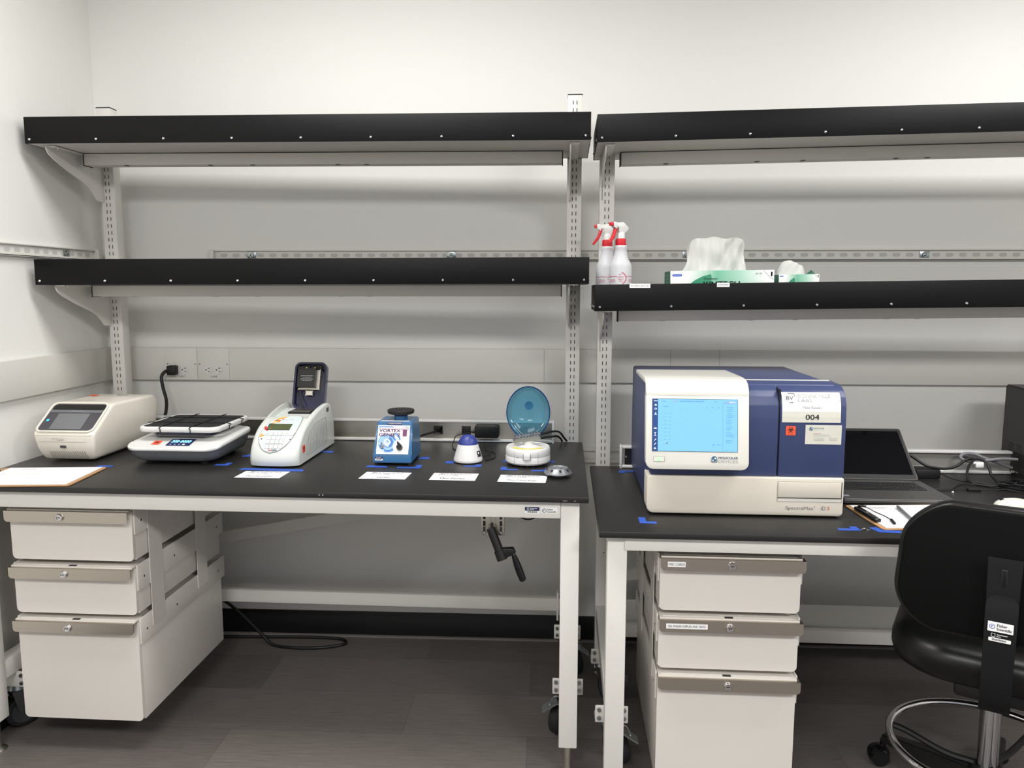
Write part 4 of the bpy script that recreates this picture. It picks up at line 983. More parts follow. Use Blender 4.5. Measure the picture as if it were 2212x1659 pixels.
a.rect(.037, .864, .056, .869, 'greyink', 2); a.rect(.040, .872, .045, .878, 'paper', 2); a.greek(.047, .056, .876, .0016, 'greyink', 2); a.part('asset_sticker', t, 'black and silver barcode sticker')
a = Art(fn=cone_fn); a.ring(-.062, .870, .003, .005, 'greyink', 1, 14); a.part('side_mark', t)
# --- mini centrifuge
cu_, cv_ = -.184, .362
t = thing('mini_centrifuge', 'round white mini centrifuge with open translucent blue lid', 'centrifuge', LO, cu_, cv_, BT)
bm = B(); lathe(bm, cu_, cv_, [(.8475, .060), (.849, .068), (.854, .0722), (.872, .0722), (.873, .0716), (.874, .0722), (.890, .0718), (.897, .0705), (.9005, .0675), (.9005, .0645), (.8995, .063), (.8995, .040)], 56)
part('base', bm, M['whitep'], t)
a = Art(fn=lambda x, y, l: V(cu_ + (.0724 + l) * math.sin(x / .0724), cv_ + (.0724 + l) * math.cos(x / .0724), y))
for x in (-.042, .036): a.rect(x, .850, x + .0008, .889, 'line', 1)
a.rect(-.033, .8735, -.027, .875, 'ink', 1); a.part('seams', t)
bm = B(); box(bm, cu_ - .011, cu_ + .011, cv_ + .069, cv_ + .0765, .866, .888, .003, 3); lt = part('latch_button', bm, M['whitep'], t)
a = Art((cu_, cv_ + .0766, .877), RT, UP); a.rect(-.0120, -.009, -.0108, .011, 'ink', 1); a.rect(.0108, -.009, .0120, .011, 'ink', 1); a.rect(-.006, .001, .006, .0016, 'greyink'); a.part('latch_lines', lt)
a = Art((0, 0, .8997), RT, BK); a.ring(cu_, -cv_, .047, .061, 'yellow', 1, 20, -PI * .80, -PI * .20); a.part('warning_label', t, 'curved yellow warning label')
bm = B(); lathe(bm, cu_ + .002, cv_ - .01, [(.899, .034), (.9005, .034), (.902, .030), (.9035, .024)], 32); lathe(bm, cu_ + .002, cv_ - .01, [(.903, .0195), (.918, .019), (.923, .021)], 32); part('spindle', bm, M['whitep'], t)
# strip rotor tilted
bm = B(); R0 = Matrix.Rotation(-0.18, 4, 'Y') @ Matrix.Rotation(0.15, 4, 'X')
def rp(p): return V(cu_ - .004, cv_ - .008, .929) + R0 @ Vector(p)
def rbx(x0, x1, y0, y1, z0, z1, mi=0):
    g = bmesh.ops.create_cube(bm, size=1)['verts']
    for p in g: p.co = rp((x0 if p.co.x < 0 else x1, y0 if p.co.y < 0 else y1, z0 if p.co.z < 0 else z1))
    for f in set(f for p in g for f in p.link_faces): f.material_index = mi
rbx(-.044, .044, -.020, -.008, -.002, .003); rbx(-.044, .044, .008, .020, -.002, .003); rbx(-.012, .012, -.01, .01, -.004, .004)
rbx(-.044, -.040, -.02, .02, -.002, .003); rbx(.040, .044, -.02, .02, -.002, .003)
for i in range(9):
    for y in (-.014, .014): rbx(-.0405 + i * .0098, -.0345 + i * .0098, y - .0035, y + .0035, .0031, .0034, 1)
rbx(-.044, .044, -.0215, -.0205, -.010, -.001)
part('strip_rotor', bm, [M['silverp'], M['groove']], t)
bm = B(); G = []
A_, Bb, Dp = .0715, .087, .052
def egg(f, g):
    x = math.sin(f) * math.cos(g); y = math.sin(f) * math.sin(g)
    w = A_ * (1 - 0.16 * (y < 0) * y * y); dd = Dp * math.cos(f)
    zz = .9945 + y * Bb
    lean = (zz - .906) * 0.10
    return V(cu_ - .003 + x * w, .295 - lean - dd * 1.0, zz)
nf, ng = 12, 48
for i in range(nf + 1):
    f = PI / 2 * (1 - i / nf) * 1.0; f = max(f, 0.02)
    G.append([egg(f, 2 * PI * j / ng) for j in range(ng)])
loft(bm, G, cap=(False, True)); ldd = part('lid', bm, M['bluelid'], t)
bm = B(); tube(bm, G[0] + [G[0][0]], .0016, 8, smooth=False, closed=True); part('lid_rim', bm, M['bluerim'], ldd)
bm = B(); lathe(bm, 0, 0, [(0, .011), (.002, .014), (.004, .0145), (.004, .009), (.002, .008)], 24)
for p in bm.verts: c0 = p.co.copy(); p.co = V(cu_ - .002 + c0.x, .252 + c0.z, 1.015 + c0.y)
part('lid_boss', bm, M['bluelid'], ldd)
bm = B(); box(bm, cu_ - .016, cu_ + .014, .292, .306, .900, .912, .003); part('lid_hinge', bm, M['whitep'], ldd)
bm = B()
for i in range(7): g = -PI * .15 - i * PI * .7 / 6; lathe(bm, cu_ + .055 * math.cos(g), cv_ - .055 * math.sin(g), [(BT, .004), (.849, .005)], 10)
part('feet', bm, M['rubber'], t)
# spare rotor
bm = B(); ru, rv = -.085, .528
lathe(bm, ru, rv, [(BT, .018), (.848, .020), (.850, .040), (.853, .0425), (.856, .041), (.866, .031), (.869, .029), (.869, .026), (.866, .024), (.864, .012), (.867, .010), (.867, .003)], 48)
t = thing('spare_rotor', 'round grey tube rotor lying beside the mini centrifuge name card', 'rotor', LO, ru, rv, BT)
part('rotor_disc', bm, M['silverp'], t)
a = Art(fn=lambda x, y, l: V(ru + (.0370 - y) * math.sin(x), rv + (.0370 - y) * math.cos(x), .8605 + y * .8 + l + .0009))
for i in range(8): g = i * PI / 4 + .2; a.disc(g, .0035, .11, 'ink', 1, 18, .0042)
a.part('tube_holes', t)

# name cards
def name_card(pts, name, greek, sub=None):
    """pts: back left, back right, front right, front left (u, v)"""
    u0, v0 = pts[0]; w, h = .137, .086
    t_ = Art(fn=lambda x, y, l: V(pts[3][0] + (pts[2][0] - pts[3][0]) * (x / w) + (pts[0][0] - pts[3][0]) * (y / h), pts[3][1] + (pts[2][1] - pts[3][1]) * (x / w) + (pts[0][1] - pts[3][1]) * (y / h), BT + .0006 + l))
    t_.slab(0, 0, w, h, .0003, 'paper')
    x0 = .020
    t_.frame(x0, .058, x0 + .024, .080, .0014, 'ink', 2); t_.rect(x0 + .004, .0565, x0 + .018, .0595, 'paper', 3); t_.rect(x0 + .004, .0785, x0 + .018, .0815, 'paper', 3)
    t_.text('BV', x0 + .0115, .069, .014, .010, 'ink', 4, .02)
    t_.text('BONNEVILLE', .083, .0745, .064, .0085, 'ink', 2, .01); t_.text('LABS', .064, .0615, .027, .0085, 'ink', 2, .01)
    if sub: t_.text(sub, .068, .046, None, .0065, 'greyink', 2)
    t_.text(name, .068, .020, min(.085, len(name) * .0068), .0125, 'ink', 2, .02)
    cu, cv = (pts[0][0] + pts[2][0]) / 2, (pts[0][1] + pts[2][1]) / 2
    t_.solo('name_card', 'white card reading %s lying on the left bench' % name, 'card', LO, cu, cv, BT, group='instrument name cards on the bench')
name_card([(-1.046, .536), (-.910, .532), (-.911, .618), (-1.049, .619)], 'Thermal Cycler', 0, 'Techne TechGene')
name_card([(-.672, .521), (-.536, .520), (-.536, .605), (-.676, .604)], 'Vortex', 0, 'Scientific Industries')
name_card([(-.463, .518), (-.326, .520), (-.328, .606), (-.465, .605)], 'Mini Vortex', 0, 'VWR')
name_card([(-.258, .527), (-.119, .528), (-.121, .618), (-.262, .612)], 'Mini Centrifuge', 0, 'Benchmark MyFuge 12')
# blue painter's tape marks
def tape(fr, zt, label, polys, c, group='blue tape marks on the benches'):
    a = Art(fn=lambda x, y, l: V(x, y, zt + .0004 + l))
    for i, p in enumerate(polys): a.poly(p, 'tape', 0.4 + i * 0.4)
    a.solo('tape_mark', label, 'tape', fr, c[0], c[1], zt, group=group)
def ell(u, v, su, sv, w=.019, lu=.045, lv=.04):
    """L of two strips, corner at (u,v); arms run su, sv"""
    return [[(u, v), (u + su * lu, v), (u + su * lu, v + sv * w), (u, v + sv * w)], [(u, v), (u + su * w, v), (u + su * w, v + sv * lv), (u, v + sv * lv)]]
tape(LO, BT, 'blue tape corner on the bench under the right front of the shaker', ell(-1.135, .468, -1, -1), (-1.15, .45))
tape(LO, BT, 'blue tape corner beside the back right of the shaker', ell(-1.118, .335, -1, -1, lu=.03), (-1.13, .32))
tape(LO, BT, 'blue tape strip under the front of the pale grey cycler', [[(-1.078, .523), (-.868, .530), (-.878, .500), (-1.072, .496)]], (-.97, .51))
tape(LO, BT, 'blue tape corner behind the right rear of the pale grey cycler', ell(-.862, .225, -1, 1, lv=.03), (-.88, .23))
tape(LO, BT, 'blue tape strip under the front left of the blue lettered vortex mixer', [[(-.695, .458), (-.622, .457), (-.630, .438), (-.690, .428)]], (-.66, .445))
tape(LO, BT, 'blue tape corner under the front right of the blue lettered vortex mixer', ell(-.518, .463, -1, -1, lu=.075, lv=.05), (-.54, .445))
tape(LO, BT, 'blue tape piece behind the right rear of the blue lettered vortex mixer', [[(-.552, .330), (-.515, .330), (-.515, .295), (-.545, .295)]], (-.53, .315))
tape(LO, BT, 'blue tape piece left of the small white cone mixer', [[(-.452, .385), (-.424, .385), (-.426, .350), (-.450, .350)]], (-.438, .37))
tape(LO, BT, 'blue tape corner in front right of the small white cone mixer', ell(-.330, .428, -1, -1, lu=.055, lv=.035), (-.35, .415))
tape(LO, BT, 'blue tape corner at the front left of the mini centrifuge', ell(-.266, .466, 1, -1, lu=.055, lv=.045), (-.245, .45))
tape(LO, BT, 'blue tape corner at the front right of the mini centrifuge', ell(-.108, .474, -1, -1, lu=.06, lv=.04), (-.13, .46))
tape(LO, BT, 'blue tape piece by the left rear of the mini centrifuge', [[(-.270, .350), (-.250, .350), (-.250, .325), (-.266, .325)]], (-.26, .34))
tape(LO, BT, 'blue tape piece by the right rear of the mini centrifuge', [[(-.116, .350), (-.098, .350), (-.098, .320), (-.116, .320)]], (-.107, .335))
tape(LO, BT, 'blue tape piece at the corner of the left clipboard', [[(-1.545, .515), (-1.495, .515), (-1.495, .492), (-1.545, .492)]], (-1.52, .50))
RT_ = .772
tape(RO, RT_, 'blue tape corner at the front left of the blue plate reader', ell(.113, .684, 1, -1, lu=.046, lv=.055), (.125, .66))
tape(RO, RT_, 'blue tape corner at the front right of the blue plate reader', ell(.686, .708, -1, -1, lu=.056, lv=.036), (.665, .695))
tape(RO, RT_, 'blue tape corner behind the left of the blue plate reader', ell(.097, .090, 1, -1, w=.02, lu=.055, lv=.0) + [[(.097, .108), (.118, .108), (.118, .088), (.097, .088)]], (.11, .095))
tape(RO, RT_, 'blue tape corner peeking out under the right clipboard', [[(.715, .678), (.738, .672), (.750, .712), (.728, .718)], [(.728, .718), (.790, .722), (.790, .700), (.728, .696)]], (.75, .70))
# clipboards
def clipboard(label, fr, u, v, zt, rot, flip, lines):
    t = thing('clipboard', label, 'clipboard', fr, u, v, zt, rot=rot)
    bm = B(); extr(bm, rr(flip * .158, 0, .316, .229, .012, 4), 'z', .0006, .0038, .0006, 1); part('board', bm, M['board'], t)
    a = Art(fn=lambda x, y, l: V(x, -y, .0042 + l)); x0, x1 = (.012, .291) if flip > 0 else (-.291, -.012)
    a.slab(x0, -.107, x1, .107, .0012, 'paper')
    random.seed(11 + int(flip))
    for i, (yy, xa, xb) in enumerate(lines): a.greek(x0 + xa, x0 + xb, yy, .0028 if i else .0045, 'greyink' if i == 0 else 'paleink', 4.2, .3, 3)
    a.part('paper_sheet', t)
    return t
t = clipboard('brown clipboard with white sheet at the left bench corner before the cream instrument', LO, -1.484, .640, BT, 0.11, -1,
              [(.085, .05, .09), (.05, .04, .12), (.02, .03, .2), (-.02, .05, .15), (-.06, .05, .2)])
bm = B(); box(bm, -.312, -.292, -.06, .06, .0038, .010, .002); part('clip', bm, M['blackg'], t)
t = clipboard('brown clipboard with printed sheet lying in front of the open laptop', RO, .735, .586, RT_, 0.09, 1,
              [(.080, .045, .10), (.070, .045, .085), (.060, .045, .20), (.080, .16, .22), (.068, .16, .21), (.04, .045, .23), (.02, .05, .2), (-.06, .20, .24)])
bm = B(); box(bm, .003, .021, -.062, .062, .0055, .0155, .003, 3); cp = part('clip', bm, M['blackg'], t)
bm = B(); cyl(bm, V(.012, .0, .0155), V(.012, .0, .0165), .004, .004, 12); cyl(bm, V(.013, .058, .0155), V(.013, .058, .0165), .004, .004, 12); part('rivets', bm, M['chrome'], cp)
bm = B(); tube(bm, [V(.014, -.058, .0175), V(.032, -.050, .016), V(.050, -.030, .0075), V(.058, .010, .0068), V(.056, .045, .0075), V(.050, .066, .0085)], .0012, 8); tube(bm, [V(.014, -.060, .0185), V(.034, -.052, .0165)], .0032, 8); tube(bm, [V(.054, .050, .009), V(.046, .082, .009)], .004, 8); part('tether_cord', bm, M['black'], t)
t = thing('pen', 'grey stylus pen lying across the right clipboard sheet', 'pen', RO, .855, .565, RT_ + .0058)
bm = B(); cyl(bm, V(.862, .512, .7830), V(.846, .640, .7830), .0042, .0042, 16); cyl(bm, V(.846, .640, .7830), V(.845, .648, .7830), .0042, .0015, 16); part('barrel', bm, M['greyp'], t)
bm = B(); cyl(bm, V(.8622, .510, .7830), V(.8635, .500, .7830), .0042, .003, 16); part('cap', bm, M['cablegrey'], t)

# ================================================================== RIGHT BENCH
t = thing('plate_reader', 'large indigo blue and white instrument with lit blue touchscreen', 'instrument', RO, .405, .32, RT_)
bm = B(); box(bm, .143, .662, .034, .540, .786, 1.139, .010, 3); part('body', bm, M['readerb'], t, angle=50)
bm = B(); pts = [(.139, .8855), (.139, .801)] + [(.139 + .018 - .018 * math.cos(k * PI / 10), .796 - .018 * math.sin(k * PI / 10)) for k in range(1, 6)] + [(.675 - .010 + .010 * math.sin(k * PI / 10), .788 - .010 * math.cos(k * PI / 10)) for k in range(0, 6)] + [(.675, .8855)]; extr(bm, pts, 'v', .520, .602, .004, 2)
part('base_front', bm, M['readerw'], t, angle=50)
a = Art(fn=lambda x, y, l: V(x, .6022 + l, y))
a.frame(.496, .8185, .6695, .8745, .0010, 'line', 1); a.rect(.496, .8280, .6685, .8300, 'groove', 2); a.rect(.6675, .829, .669, .874, 'groove', 2); a.rect(.497, .819, .668, .8275, 'bezel', 1)
a.part('tray_seams', t)
bm = B(); box(bm, .4975, .6665, .602, .6045, .8305, .8735, .001); part('plate_tray_door', bm, M['readerw'], t)
a = Art(fn=lambda x, y, l: V(x, .6022 + l, y)); a.text('SpectraMax', .5575, .7990, .076, .0125, 'greyp', 1, 0.0); a.text('iD', .6215, .8010, .0125, .0105, 'greyp', 1); a.text('3', .6345, .8010, .0068, .0105, 'orangeink', 1)
a.ring(.5985, .805, .0010, .0015, 'greyp', 1, 10); a.part('lettering', t)
FP = [(.886, .592), (1.05, .590), (1.085, .587), (1.108, .578), (1.124, .563), (1.133, .545), (1.1375, .52), (1.1395, .46)]
def vb(z):
    for (z0, v0), (z1, v1) in zip(FP, FP[1:]):
        if z <= z1: return v0 + (v1 - v0) * (z - z0) / (z1 - z0)
    return .46
for nm, a0, a1 in (('front_cover', .147, .4945), ('front_door', .4985, .676)):
    bm = B(); extr(bm, [(v, z) for z, v in FP] + [(.44, 1.139), (.44, 1.10), (.53, 1.10), (.53, .886)], 'u', a0, a1, .0035, 2); part(nm, bm, M['readerb'], t, angle=40)
bm = B(); box(bm, .4940, .4990, .45, .583, .888, 1.128); part('door_gap', bm, M['seamb'], t)
bm = B(); box(bm, .380, .668, .452, .463, 1.1385, 1.1412, .001); part('top_stripe', bm, M['bezel'], t)
bm = B()
for x in (.17, .64):
    for v in (.08, .55): lathe(bm, x, v, [(RT_, .018), (.787, .018)], 18)
part('feet', bm, M['rubber'], t)
tilt = lambda z: .640 - (z - .912) * .15
bm = B()
pts = [(.130, 1.116)] + [(.130 + .020 - .020 * math.cos(k * PI / 12), .932 - .020 * math.sin(k * PI / 12)) for k in range(7)] + [(.388 + .020 * math.sin(k * PI / 12), .932 - .020 * math.cos(k * PI / 12)) for k in range(7)] + [(.408, 1.116)]
extr(bm, pts, 'v', -.038, 0.0, .0035, 2)
for p in bm.verts: p.co.y = -(tilt(p.co.z) - p.co.y * 1.0) if False else -(tilt(p.co.z) + (-p.co.y))
bm2 = bm
extr(bm, [(.580, 1.105), (tilt(1.108), 1.108), (.6080, 1.122), (.602, 1.134), (.588, 1.146), (.566, 1.153), (.53, 1.1555), (.30, 1.152), (.30, 1.1395), (.580, 1.1395)], 'u', .130, .408, .003, 2)
# taper the hood: left edge flush, right edge runs in slightly
part('display_bezel', bm, M['bezel'], t, angle=42)
fb_ = lambda x, y, l: V(x, tilt(y) + l + .0004, y)
a = Art(fn=fb_)
a.line([(.139, 1.112), (.400, 1.112)], .0008, 'line', .5)
def S(px, py):
    g = (py - 212) / 935.0
    l_, r_ = 250 + 12 * g, 1790 + 30 * g
    yy = 1.1025 - g * .1405 + 0.0
    return (.1475 + (px - l_) / (r_ - l_) * .229, yy)
def sr(x0, y0, x1, y1, k, l): p = S(x0, y0); q = S(x1, y1); a.rect(p[0], q[1], q[0], p[1], k, l)
p = S(250, 212); q = S(1820, 1147); a.rect(p[0] - .001, q[1] - .001, q[0] + .001, p[1] + .001, 'groove', 1)
a.rect(p[0], q[1], q[0], p[1], 'screen', 2)
sr(250, 212, 362, 1147, 'screend', 3)
a.line([S(1527, 250), S(1552, 1140)], .0005, 'screent', 3)
sr(1560, 245, 1770, 285, 'screenh', 3); sr(632, 235, 715, 262, 'ltblueink', 3)
for (x, y, w_, h_) in ((430, 248, 60, 12), (755, 246, 440, 18), (1370, 252, 60, 12), (450, 342, 90, 12), (1640, 262, 110, 12)):
    c_ = S(x, y); e_ = S(x + w_, y); a.greek(c_[0], e_[0], c_[1], h_ * .00015 * 1.1, 'screent' if x < 1600 else 'screenw', 4)
for i in range(10): c_ = S(480 + i * 100, 412); a.rect(c_[0], c_[1], c_[0] + .0012, c_[1] + .0012, 'screent', 4)
for j in range(8):
    for x, w_ in ((410, 10), (465, 50), (555, 40)): c_ = S(x, 465 + j * 67); e_ = S(x + w_, 465 + j * 67); a.greek(c_[0], e_[0], c_[1], .0013, 'screent', 4)
for y, w_ in ((348, 120), (382, 100), (415, 120), (462, 80), (495, 140), (528, 120), (575, 90), (610, 100), (642, 90), (690, 110), (725, 110), (755, 60), (803, 90), (840, 150), (870, 140), (943, 120), (978, 90), (1115, 60)):
    c_ = S(1600, y); e_ = S(1600 + w_, y); a.greek(c_[0], e_[0], c_[1], .0014, 'screent', 4)
for x in (1240, 1340, 1448): c_ = S(x, 352); a.ring(c_[0], c_[1], .0008, .0016, 'screent', 4, 10)
c_ = S(530, 1005); a.disc(c_[0], c_[1], .0016, 'navyink', 4); a.greek(c_[0] - .010, c_[0] - .003, c_[1], .001, 'screent', 4)
c_ = S(1382, 1022); a.ring(c_[0], c_[1], .0012, .0022, 'screent', 4, 10); a.greek(c_[0] + .009, c_[0] + .018, c_[1], .0018, 'screent', 4)
for y, kind in ((245, 0), (318, 1), (388, 2), (470, 3), (738, 4), (840, 5), (945, 6), (1020, 6), (1100, 1)):
    c_ = S(308, y)
    if kind == 0: a.greek(c_[0] - .005, c_[0] + .005, c_[1], .002, 'screenw', 4)
    elif kind == 1: a.poly([(c_[0] - .003, c_[1] - .002), (c_[0] + .003, c_[1] - .002), (c_[0] + .003, c_[1] + .0005), (c_[0], c_[1] + .003), (c_[0] - .003, c_[1] + .0005)], 'screenw', 4); a.disc(c_[0], c_[1] - .0002, .001, 'screend', 5, 8)
    elif kind == 2: a.ring(c_[0], c_[1], .0022, .0030, 'screenw', 4, 16); a.rect(c_[0], c_[1], c_[0] + .002, c_[1] + .0006, 'screenw', 4)
    elif kind == 3: a.poly([(c_[0] - .0025, c_[1] - .0015), (c_[0] + .0025, c_[1] - .0015), (c_[0], c_[1] + .0035)], 'screenw', 4); a.rect(c_[0] - .0035, c_[1] - .0038, c_[0] + .0035, c_[1] - .0028, 'screenw', 4)
    elif kind == 4: a.disc(c_[0], c_[1], .0045, 'screenw', 4, 16, .0018)
    elif kind == 5: a.rect(c_[0] - .0025, c_[1] + .003, c_[0] + .0025, c_[1] + .0042, 'screenw', 4); a.rect(c_[0] - .0008, c_[1] - .003, c_[0] + .0008, c_[1] + .003, 'screenw', 4); a.rect(c_[0] - .0035, c_[1] - .0052, c_[0] + .0035, c_[1] - .0042, 'screenw', 4)
    else: a.line([(c_[0] - .0025, c_[1] - .0025), (c_[0] + .0015, c_[1] + .0015)], .0012, 'screenw', 4); a.disc(c_[0] + .0015, c_[1] + .0015, .0015, 'screenw', 4, 10)
a.part('touchscreen', t)
a = Art(fn=fb_); a.rrect(.1505, .9335, .1810, .9480, .002, 'line', 1); a.rrect(.1512, .9342, .1803, .9473, .0018, 'bezel', 2); a.disc(.1655, .9407, .0055, 'green', 3); a.disc(.1655, .9407, .0028, 'ivory', 4); a.part('power_button', t)
def mdlogo(a, x, y, s, l=1):
    a.rrect(x - s, y - s, x + s, y + s * .8, s * .5, 'greyp', l); a.disc(x, y + s * .12, s * .98, 'bezel', l + .5); a.disc(x, y + s * .12, s * .86, 'teal', l + 1); a.disc(x + s * .3, y + s * .3, s * .3, 'bezel', l + 1.5, 14); a.disc(x - s * .35, y - s * .25, s * .26, 'bezel', l + 1.5, 14, s * .2)
a = Art(fn=fb_); mdlogo(a, .3145, .9415, .0088); a.text('MOLECULAR', .352, .9455, .052, .0060, 'teal', 1, .03); a.text('DEVICES', .352, .9362, .052, .0078, 'greyink', 1, -.005); a.part('maker_logo', t)
fd = lambda x, y, l: V(x, vb(y) + l + .0007, y)
a = Art(fn=fd)
def strip(x0, y0, x1, y1, k, l, n=8): a.rect(x0, y0, x1, y1, k, l, 1, n)
strip(.5030, 1.0385, .6600, 1.1195, 'paper', 1); strip(.5031, 1.0386, .6599, 1.0685, 'kpale' if False else 'ivory', 1.6, 2)
a.text('004', .584, 1.0535, .036, .0145, 'ink', 3, .02)
a.frame(.5100, 1.0925, .5370, 1.1165, .0012, 'paleink', 3); a.rect(.5200, 1.1158, .5370, 1.1172, 'ink', 3.5); a.rect(.5225, 1.0918, .5330, 1.0932, 'ink', 3.5); a.rect(.5363, 1.108, .5376, 1.1165, 'ink', 3.5)
a.text('BV', .5240, 1.1045, .0190, .0100, 'ink', 3, .0)
_f = a.fn; va, vb_ = vb(1.1045) + .0026, vb(1.1165) + .0026; a.fn = lambda x, y, l: V(x, va + (vb_ - va) * (y - 1.1045) / .012, y); a.text('BONNEVILLE', .5900, 1.1105, .088, .0090, 'paleink', 3, .02); a.fn = _f; a.text('LABS', .5645, 1.0985, .037, .0088, 'paleink', 5, .02)
a.text('Plate Reader', .5840, 1.0805, .052, .0070, 'paleink', 3, .01)
a.part('bench_sign', t, 'large white sign reading 004')
a = Art(fn=fd); bio(a, .5275, 1.0155, .0130); a.part('biohazard_sticker', t, 'orange biohazard sticker')
a = Art(fn=fd); a.rect(.5670, .9785, .6640, 1.0320, 'ivory', 1, 1, 2); mdlogo(a, .5815, 1.0215, .0050, 2); a.text('MOLECULAR', .6020, 1.0235, .029, .0026, 'teal', 3, .02); a.text('DEVICES', .6020, 1.0195, .029, .0026, 'paleink', 3)
a.greek(.5885, .609, 1.0085, .0014, 'redink', 3, .3, 2)
for y, x1 in ((1.005, .632), (1.002, .634)): a.greek(.5885, x1, y, .0012, 'greyink', 3, .3, 2)
for y in (.9960, .9928, .9896): a.greek(.5900, .618, y, .0012, 'greyink', 3, .3, 2); a.greek(.6300, .653, y, .0012, 'greyink', 3, .3, 2)
a.part('contact_card', t, 'small printed business card')

# laptop
t = thing('laptop', 'open dark grey laptop standing behind the right clipboard', 'laptop', RO, .890, .33, RT_)
bm = B(); rbox(bm, .890, .330, .322, .242, .010, [(.7745, .004), (.776, .001), (.781, 0), (.7885, 0), (.7895, .001)]); part('base', bm, M['laptop'], t)
bm = B(); box(bm, .732, 1.048, .4505, .4515, .784, .786); part('front_edge', bm, M['cablegrey'], t)
bm = B()
for x in (.76, 1.02):
    for v in (.23, .43): lathe(bm, x, v, [(RT_, .006), (.775, .006)], 10)
part('feet', bm, M['rubber'], t)
a = Art(fn=lambda x, y, l: V(x, y, .7896 + l))
a.rect(.752, .232, 1.018, .236, 'cablegrey', 1)
for r_ in range(6):
    n_ = 15
    for c_ in range(n_):
        x = .750 + c_ * .0182; y = .242 + r_ * .0172
        if r_ == 5 and 4 <= c_ <= 8: continue
        a.rrect(x, y + (.004 if r_ == 0 else 0), x + .0155, y + .0145, .0015, 'keys', 2); a.rect(x + .005, y + .004, x + .0072, y + .0064, 'greyink', 3)
a.rect(.8225, .328, .912, .3425, 'keys', 2); a.part('keyboard', t)
a = Art(fn=lambda x, y, l: V(x, y, .7896 + l)); a.frame(.820, .362, .925, .432, .0008, 'cablegrey', 1); a.rect(.738, .405, .758, .425, 'greyink', 1); a.rect(.740, .408, .756, .412, 'kblue', 2); a.part('touchpad', t)
H0 = Vector((.890, .208, .7905)); Ld = Vector((0, -.165, .138)).normalized(); Lt = .215
def lp(x, s, d): 
    p = H0 + Ld * s + Vector((0, -.64, -.77)) * d
    return V(.890 + x, p.y, p.z)
bm = B(); loft(bm, [[lp(p, q + Lt / 2, d) for p, q in rr(0, 0, .322, Lt, .008, 4)] for d in (0, .006)]); sc = part('screen_lid', bm, M['laptop'], t)
a = Art(fn=lambda x, y, l: lp(x, y, -l)); a.rrect(-.158, .003, .158, Lt - .003, .006, 'ink', 1); a.rect(-.150, .020, .150, Lt - .012, 'lscreen', 2); a.part('screen', sc)
# power brick
t = thing('power_brick', 'black laptop power brick behind the right edge of the laptop', 'adapter', RO, 1.145, .075, RT_)
bm = B(); box(bm, 1.085, 1.165, .050, .112, .7725, .802, .003); part('case', bm, M['black'], t)
a = Art(fn=lambda x, y, l: V(x, y, .8022 + l)); a.rect(1.092, .052, 1.160, .057, 'paper', 1); a.part('rating_label', t)
bm = B(); tube(bm, [V(1.150, .085, .797), V(1.165, .10, .790), V(1.19, .13, .780), V(1.22, .15, .776), V(1.25, .17, .7755), V(1.30, .20, .7755)], .0025, 8); part('cable', bm, M['black'], t)
bm = B(); tube(bm, [V(1.045, .055, .860), V(1.065, .06, .850), V(1.087, .07, .838), V(1.12, .10, .815), V(1.155, .10, .8065), V(1.19, .095, .804), V(1.225, .09, .812), V(1.255, .085, .832), V(1.285, .08, .838), V(1.31, .09, .834), V(1.318, .11, .815), V(1.318, .13, .792), V(1.325, .16, .776)], .0045, 10)
solo('cable', bm, M['black'], 'thick black cable draped behind the laptop and over the power brick', 'cable', RO, 1.18, .09, RT_)
bm = B(); tube(bm, [V(1.285, .085, .836), V(1.262, .10, .820), V(1.240, .13, .800), V(1.225, .17, .783), V(1.24, .20, .7765), V(1.30, .21, .7765), V(1.36, .19, .7765)], .004, 8)
solo('cable', bm, M['black'], 'flat black cable running down from the white cable tie', 'cable', RO, 1.25, .14, RT_)
bm = B(); tube(bm, [V(1.415, .10, .840), V(1.37, .085, .838), V(1.32, .08, .830), V(1.28, .075, .826), V(1.255, .07, .830), V(1.248, .065, .840), V(1.265, .06, .849), V(1.295, .06, .848), V(1.32, .065, .838), V(1.36, .07, .825), V(1.41, .08, .806)], .0055, 10)
solo('cable', bm, M['cablegrey'], 'thick grey cable looped above the cords beside the black box', 'cable', RO, 1.33, .07, .80)
bm = B(); box(bm, 1.285, 1.312, .086, .096, .808, .828, .004); box(bm, 1.277, 1.290, .088, .094, .820, .828, .002)
solo('cable_tie', bm, M['paper'], 'crumpled white tag tied around the black cable', 'tie', RO, 1.296, .09, .808)
random.seed(5)
bm = B()
for k in range(7):
    cx, cy = 1.345 + random.uniform(-.012, .012), .245 + random.uniform(-.012, .012); w_, h_ = random.uniform(.045, .068), random.uniform(.022, .034); rt = random.uniform(-.35, .35)
    P = []
    for i in range(14):
        g = 2 * PI * i / 14; x, y = w_ * math.cos(g), h_ * math.sin(g)
        P.append(V(cx + x * math.cos(rt) - y * math.sin(rt), cy + x * math.sin(rt) + y * math.cos(rt), .7765 + .0035 * k + .002 * math.sin(3 * g + k)))
    tube(bm, P + [P[0]], .0018, 6, smooth=True)
for k in range(4): tube(bm, [V(1.325 + k * .014, .20, .777), V(1.33 + k * .014, .23, .802), V(1.345 + k * .008, .27, .802), V(1.35 + k * .005, .295, .777)], .002, 6)
solo('cable_bundle', bm, M['black'], 'tangled bundle of thin black cables on the right bench', 'cable', RO, 1.345, .245, RT_)
